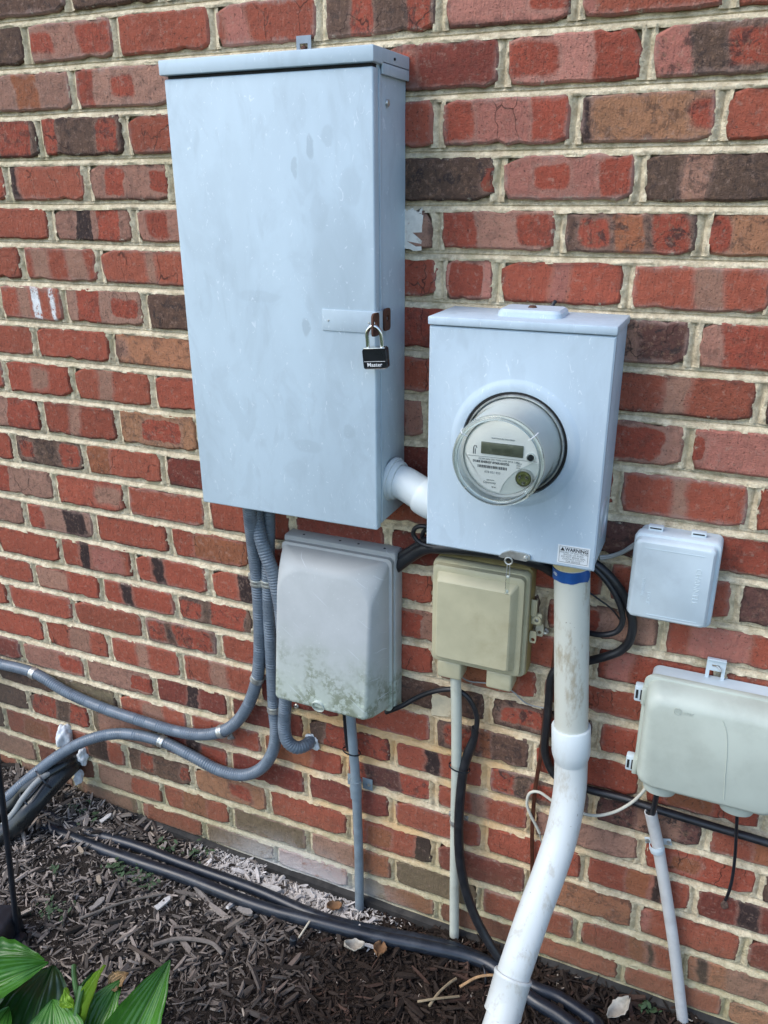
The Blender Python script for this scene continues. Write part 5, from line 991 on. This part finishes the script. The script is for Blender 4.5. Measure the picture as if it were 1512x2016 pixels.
# ================================================================= weeds (too many tiny leaves to count)
def weeds():
    g=Geo(); r=random.Random(8)
    for cx,cy,rad,n in ((-1.235,-.165,.030,26),(-1.18,-.160,.04,26),(-1.13,-.162,.03,14),(-1.16,-.055,.04,16),(-1.08,-.045,.03,14),(-1.42,-.06,.04,12),(-1.29,-.33,.05,24),(-1.36,-.24,.03,8),(.02,-.03,.02,16)):
        for i in range(n):
            x=cx+r.gauss(0,rad*.5); y=min(-.012,cy+r.gauss(0,rad*.4)); z=ground_h(x,y)+r.uniform(.010,.028); l=r.uniform(.004,.010); a=r.uniform(0,6.28); u=Vector((math.cos(a),math.sin(a),r.uniform(-.3,.5)))*l; s=Vector((-math.sin(a),math.cos(a),r.uniform(-.3,.3)))*l*.42; c=Vector((x,y,z))
            g.add([c-u,c-u*.3+s,c+u*.5+s*.8,c+u,c+u*.5-s*.8,c-u*.3-s],[(0,1,2,3,4,5)]); g.tube([c-u,(x,y,z-.02)],.0007,3,False)
    o=g.obj('weed_seedlings',simple('weed_dull_green',(.045,.085,.035),.7,var=.35,sc=70),None,None); tag(o,'tiny green weed seedlings sprouting through the mulch','weeds',None,'stuff')
weeds()
# ================================================================= hosta
H=thing('hosta_plant','green hosta with broad ribbed leaves in the lower left corner','plant',(-.95,-.62,0))
def leaf(base,tip,W_,mat,up=(0,-.3,1),arch=.05,cup=.18,fold=0,tipdroop=.0,label=None,ragged=0,seed=0,wpos=.42,ribs=7):
    base,tip,up=Vector(base),Vector(tip),Vector(up).normalized(); r=random.Random(seed); nu,nv=28,44
    mid=(base+tip)/2+up*arch; L_=(tip-base).length; v=[];uvs=[];f=[]
    for i in range(nu+1):
        u=i/nu; p=base*(1-u)**2+mid*2*u*(1-u)+tip*u*u; tg=((mid-base)*(1-u)+(tip-mid)*u).normalized(); p=p-up*tipdroop*max(0,u-.6)**2*6
        sd=tg.cross(up).normalized(); nr=sd.cross(tg).normalized()
        k=(u/wpos) if u<wpos else 1; wd=W_*.5*((math.sin(k*math.pi/2)**.8) if u<wpos else (math.cos((u-wpos)/(1-wpos)*math.pi/2)**.82*(1-.18*((u-wpos)/(1-wpos)))))
        wd=max(wd,.0012)
        for j in range(nv+1):
            t=j/nv*2-1; ed=1+(.06*nz(u*14,seed,3)+.05*nz(u*40,seed,6))*ragged*(abs(t)>.6)
            rib=.0024*abs(math.sin(t*math.pi*ribs/2))*min(1,wd/(W_*.25)); wv=.006*nz(u*3.2,t*2,seed)+.006*t*t*nz(u*9,seed+t,4)
            q=p+sd*t*wd*ed*math.cos(fold*abs(t))+nr*(cup*wd*t*t+math.sin(fold*abs(t))*wd*abs(t)+rib+wv-.004*(1-min(1,abs(t)*6)))
            v.append(q); uvs.append((t*.5+.5,u))
    n=nv+1; f=[(i*n+j,i*n+j+1,(i+1)*n+j+1,(i+1)*n+j) for i in range(nu) for j in range(nv)]
    me=bpy.data.meshes.new('leaf'); me.from_pydata([tuple(q-H.location) for q in v],[],f); l=me.uv_layers.new(name='UVMap')
    for lp in me.loops: l.data[lp.index].uv=uvs[lp.vertex_index]
    o=link('leaf',me,mat,H,True)
    if label: o['label']=label
    return o
root=Vector((-.90,-.69,.02))
leaf((-.850,-.655,.080),(-.800,-.486,.268),.112,M['leaf'],(.30,-.72,.5),.038,.34,.30,ribs=9,seed=1,ragged=1,label='large deep-green upright leaf at the right of the plant')
leaf((-.985,-.690,.14),(-1.060,-.525,.175),.150,M['leafshaded'],(0,-.35,1),.03,.15,seed=2,label='dark shaded leaf behind the others')
leaf((-1.17,-.640,.205),(-1.035,-.560,.238),.105,M['leaf'],(-.10,-.40,.95),.030,.20,.10,seed=3,ribs=9,ragged=1,label='broad bright leaf at the left edge, upper of two')
leaf((-1.15,-.690,.215),(-1.015,-.568,.250),.085,M['leaf'],(.25,-.50,.85),.022,.38,.35,seed=13,ribs=9,ragged=1,label='pointed leaf in front of the upper left one')
leaf((-.885,-.700,.135),(-.985,-.598,.205),.120,M['leaf'],(.16,-.66,.74),.018,.10,.05,seed=4,ribs=11,wpos=.62,ragged=1.2,label='ribbed leaf facing the viewer in the middle')
leaf((-.890,-.650,.125),(-.886,-.528,.222),.080,M['leaf'],(-.1,-.7,.7),.012,.16,.08,seed=5,ragged=1.5,wpos=.62,ribs=9,label='leaf with a torn brown tip')
leaf((-.900,-.540,.210),(-.876,-.516,.232),.034,M['leafbrown'],(-.1,-.7,.7),.004,.5,seed=6,ragged=3,label='withered brown leaf tip')
leaf((-.913,-.606,.185),(-.908,-.538,.262),.036,M['leaflime'],(-.2,-.8,.5),.006,.4,.9,seed=7,label='rolled lime-green young leaf')
leaf((-.935,-.585,.205),(-.928,-.548,.245),.024,M['weed'],(.2,-.8,.4),.002,.3,.4,seed=8)
leaf((-.932,-.600,.215),(-.957,-.588,.238),.028,M['leaflime'],(0,-.8,.5),.004,.3,.4,seed=9,ragged=2,label='small lime-yellow bud leaf')
leaf((-.865,-.68,.06),(-.855,-.560,.150),.10,M['leafshaded'],(0,-.5,.9),.02,.2,seed=10)
leaf((-1.03,-.75,.15),(-1.055,-.635,.195),.100,M['leaf'],(.1,-.6,.8),.02,.2,seed=11,ribs=9,ragged=1,label='pale ribbed leaf in the bottom left corner')
leaf((-1.09,-.75,.15),(-1.090,-.615,.200),.085,M['leaf'],(-.1,-.7,.7),.02,.2,seed=12,ribs=9,ragged=1)
leaf((-.975,-.72,.10),(-.995,-.60,.145),.090,M['leafshaded'],(.1,-.5,.9),.02,.2,seed=14)
leaf((-1.12,-.66,.09),(-1.20,-.55,.16),.12,M['leafshaded'],(.1,-.4,.9),.03,.2,seed=15)
leaf((-.93,-.74,.10),(-.80,-.70,.18),.11,M['leaf'],(.1,-.3,1),.03,.2,seed=16)
stm=simple('hosta_stalk',(.035,.10,.022),.5,var=.2)
part(Geo().tube(spline([(-.895,-.70,.06),(-.905,-.645,.150),(-.922,-.602,.215),(-.930,-.575,.240)],.01),.0062,10),'flower_stalk',stm,H)
part(Geo().tube(spline([(-.930,-.590,.222),(-.965,-.560,.225),(-.985,-.540,.225)],.01),.0048,10),'flower_stalk',stm,H)
for a,b in (((-.90,-.68,.02),(-.985,-.680,.16)),((-.90,-.68,.02),(-.845,-.640,.085)),((-.92,-.69,.02),(-1.17,-.640,.22)),((-.9,-.69,.02),(-.895,-.64,.135)),((-.92,-.70,.02),(-1.03,-.74,.17)),((-.92,-.70,.02),(-1.09,-.74,.17)),((-.90,-.69,.02),(-.865,-.68,.07)),((-.92,-.7,.02),(-1.18,-.70,.22)),((-.9,-.7,.02),(-.895,-.69,.15)),((-.92,-.7,.02),(-.975,-.72,.12)),((-.92,-.7,.02),(-1.12,-.66,.10)),((-.9,-.7,.02),(-.93,-.74,.10))):
    a,b=Vector(a),Vector(b); part(Geo().tube(spline([a,(a+b)/2+Vector((0,0,.03)),b],.015),.0035,8),'leaf_stalk',stm,H)
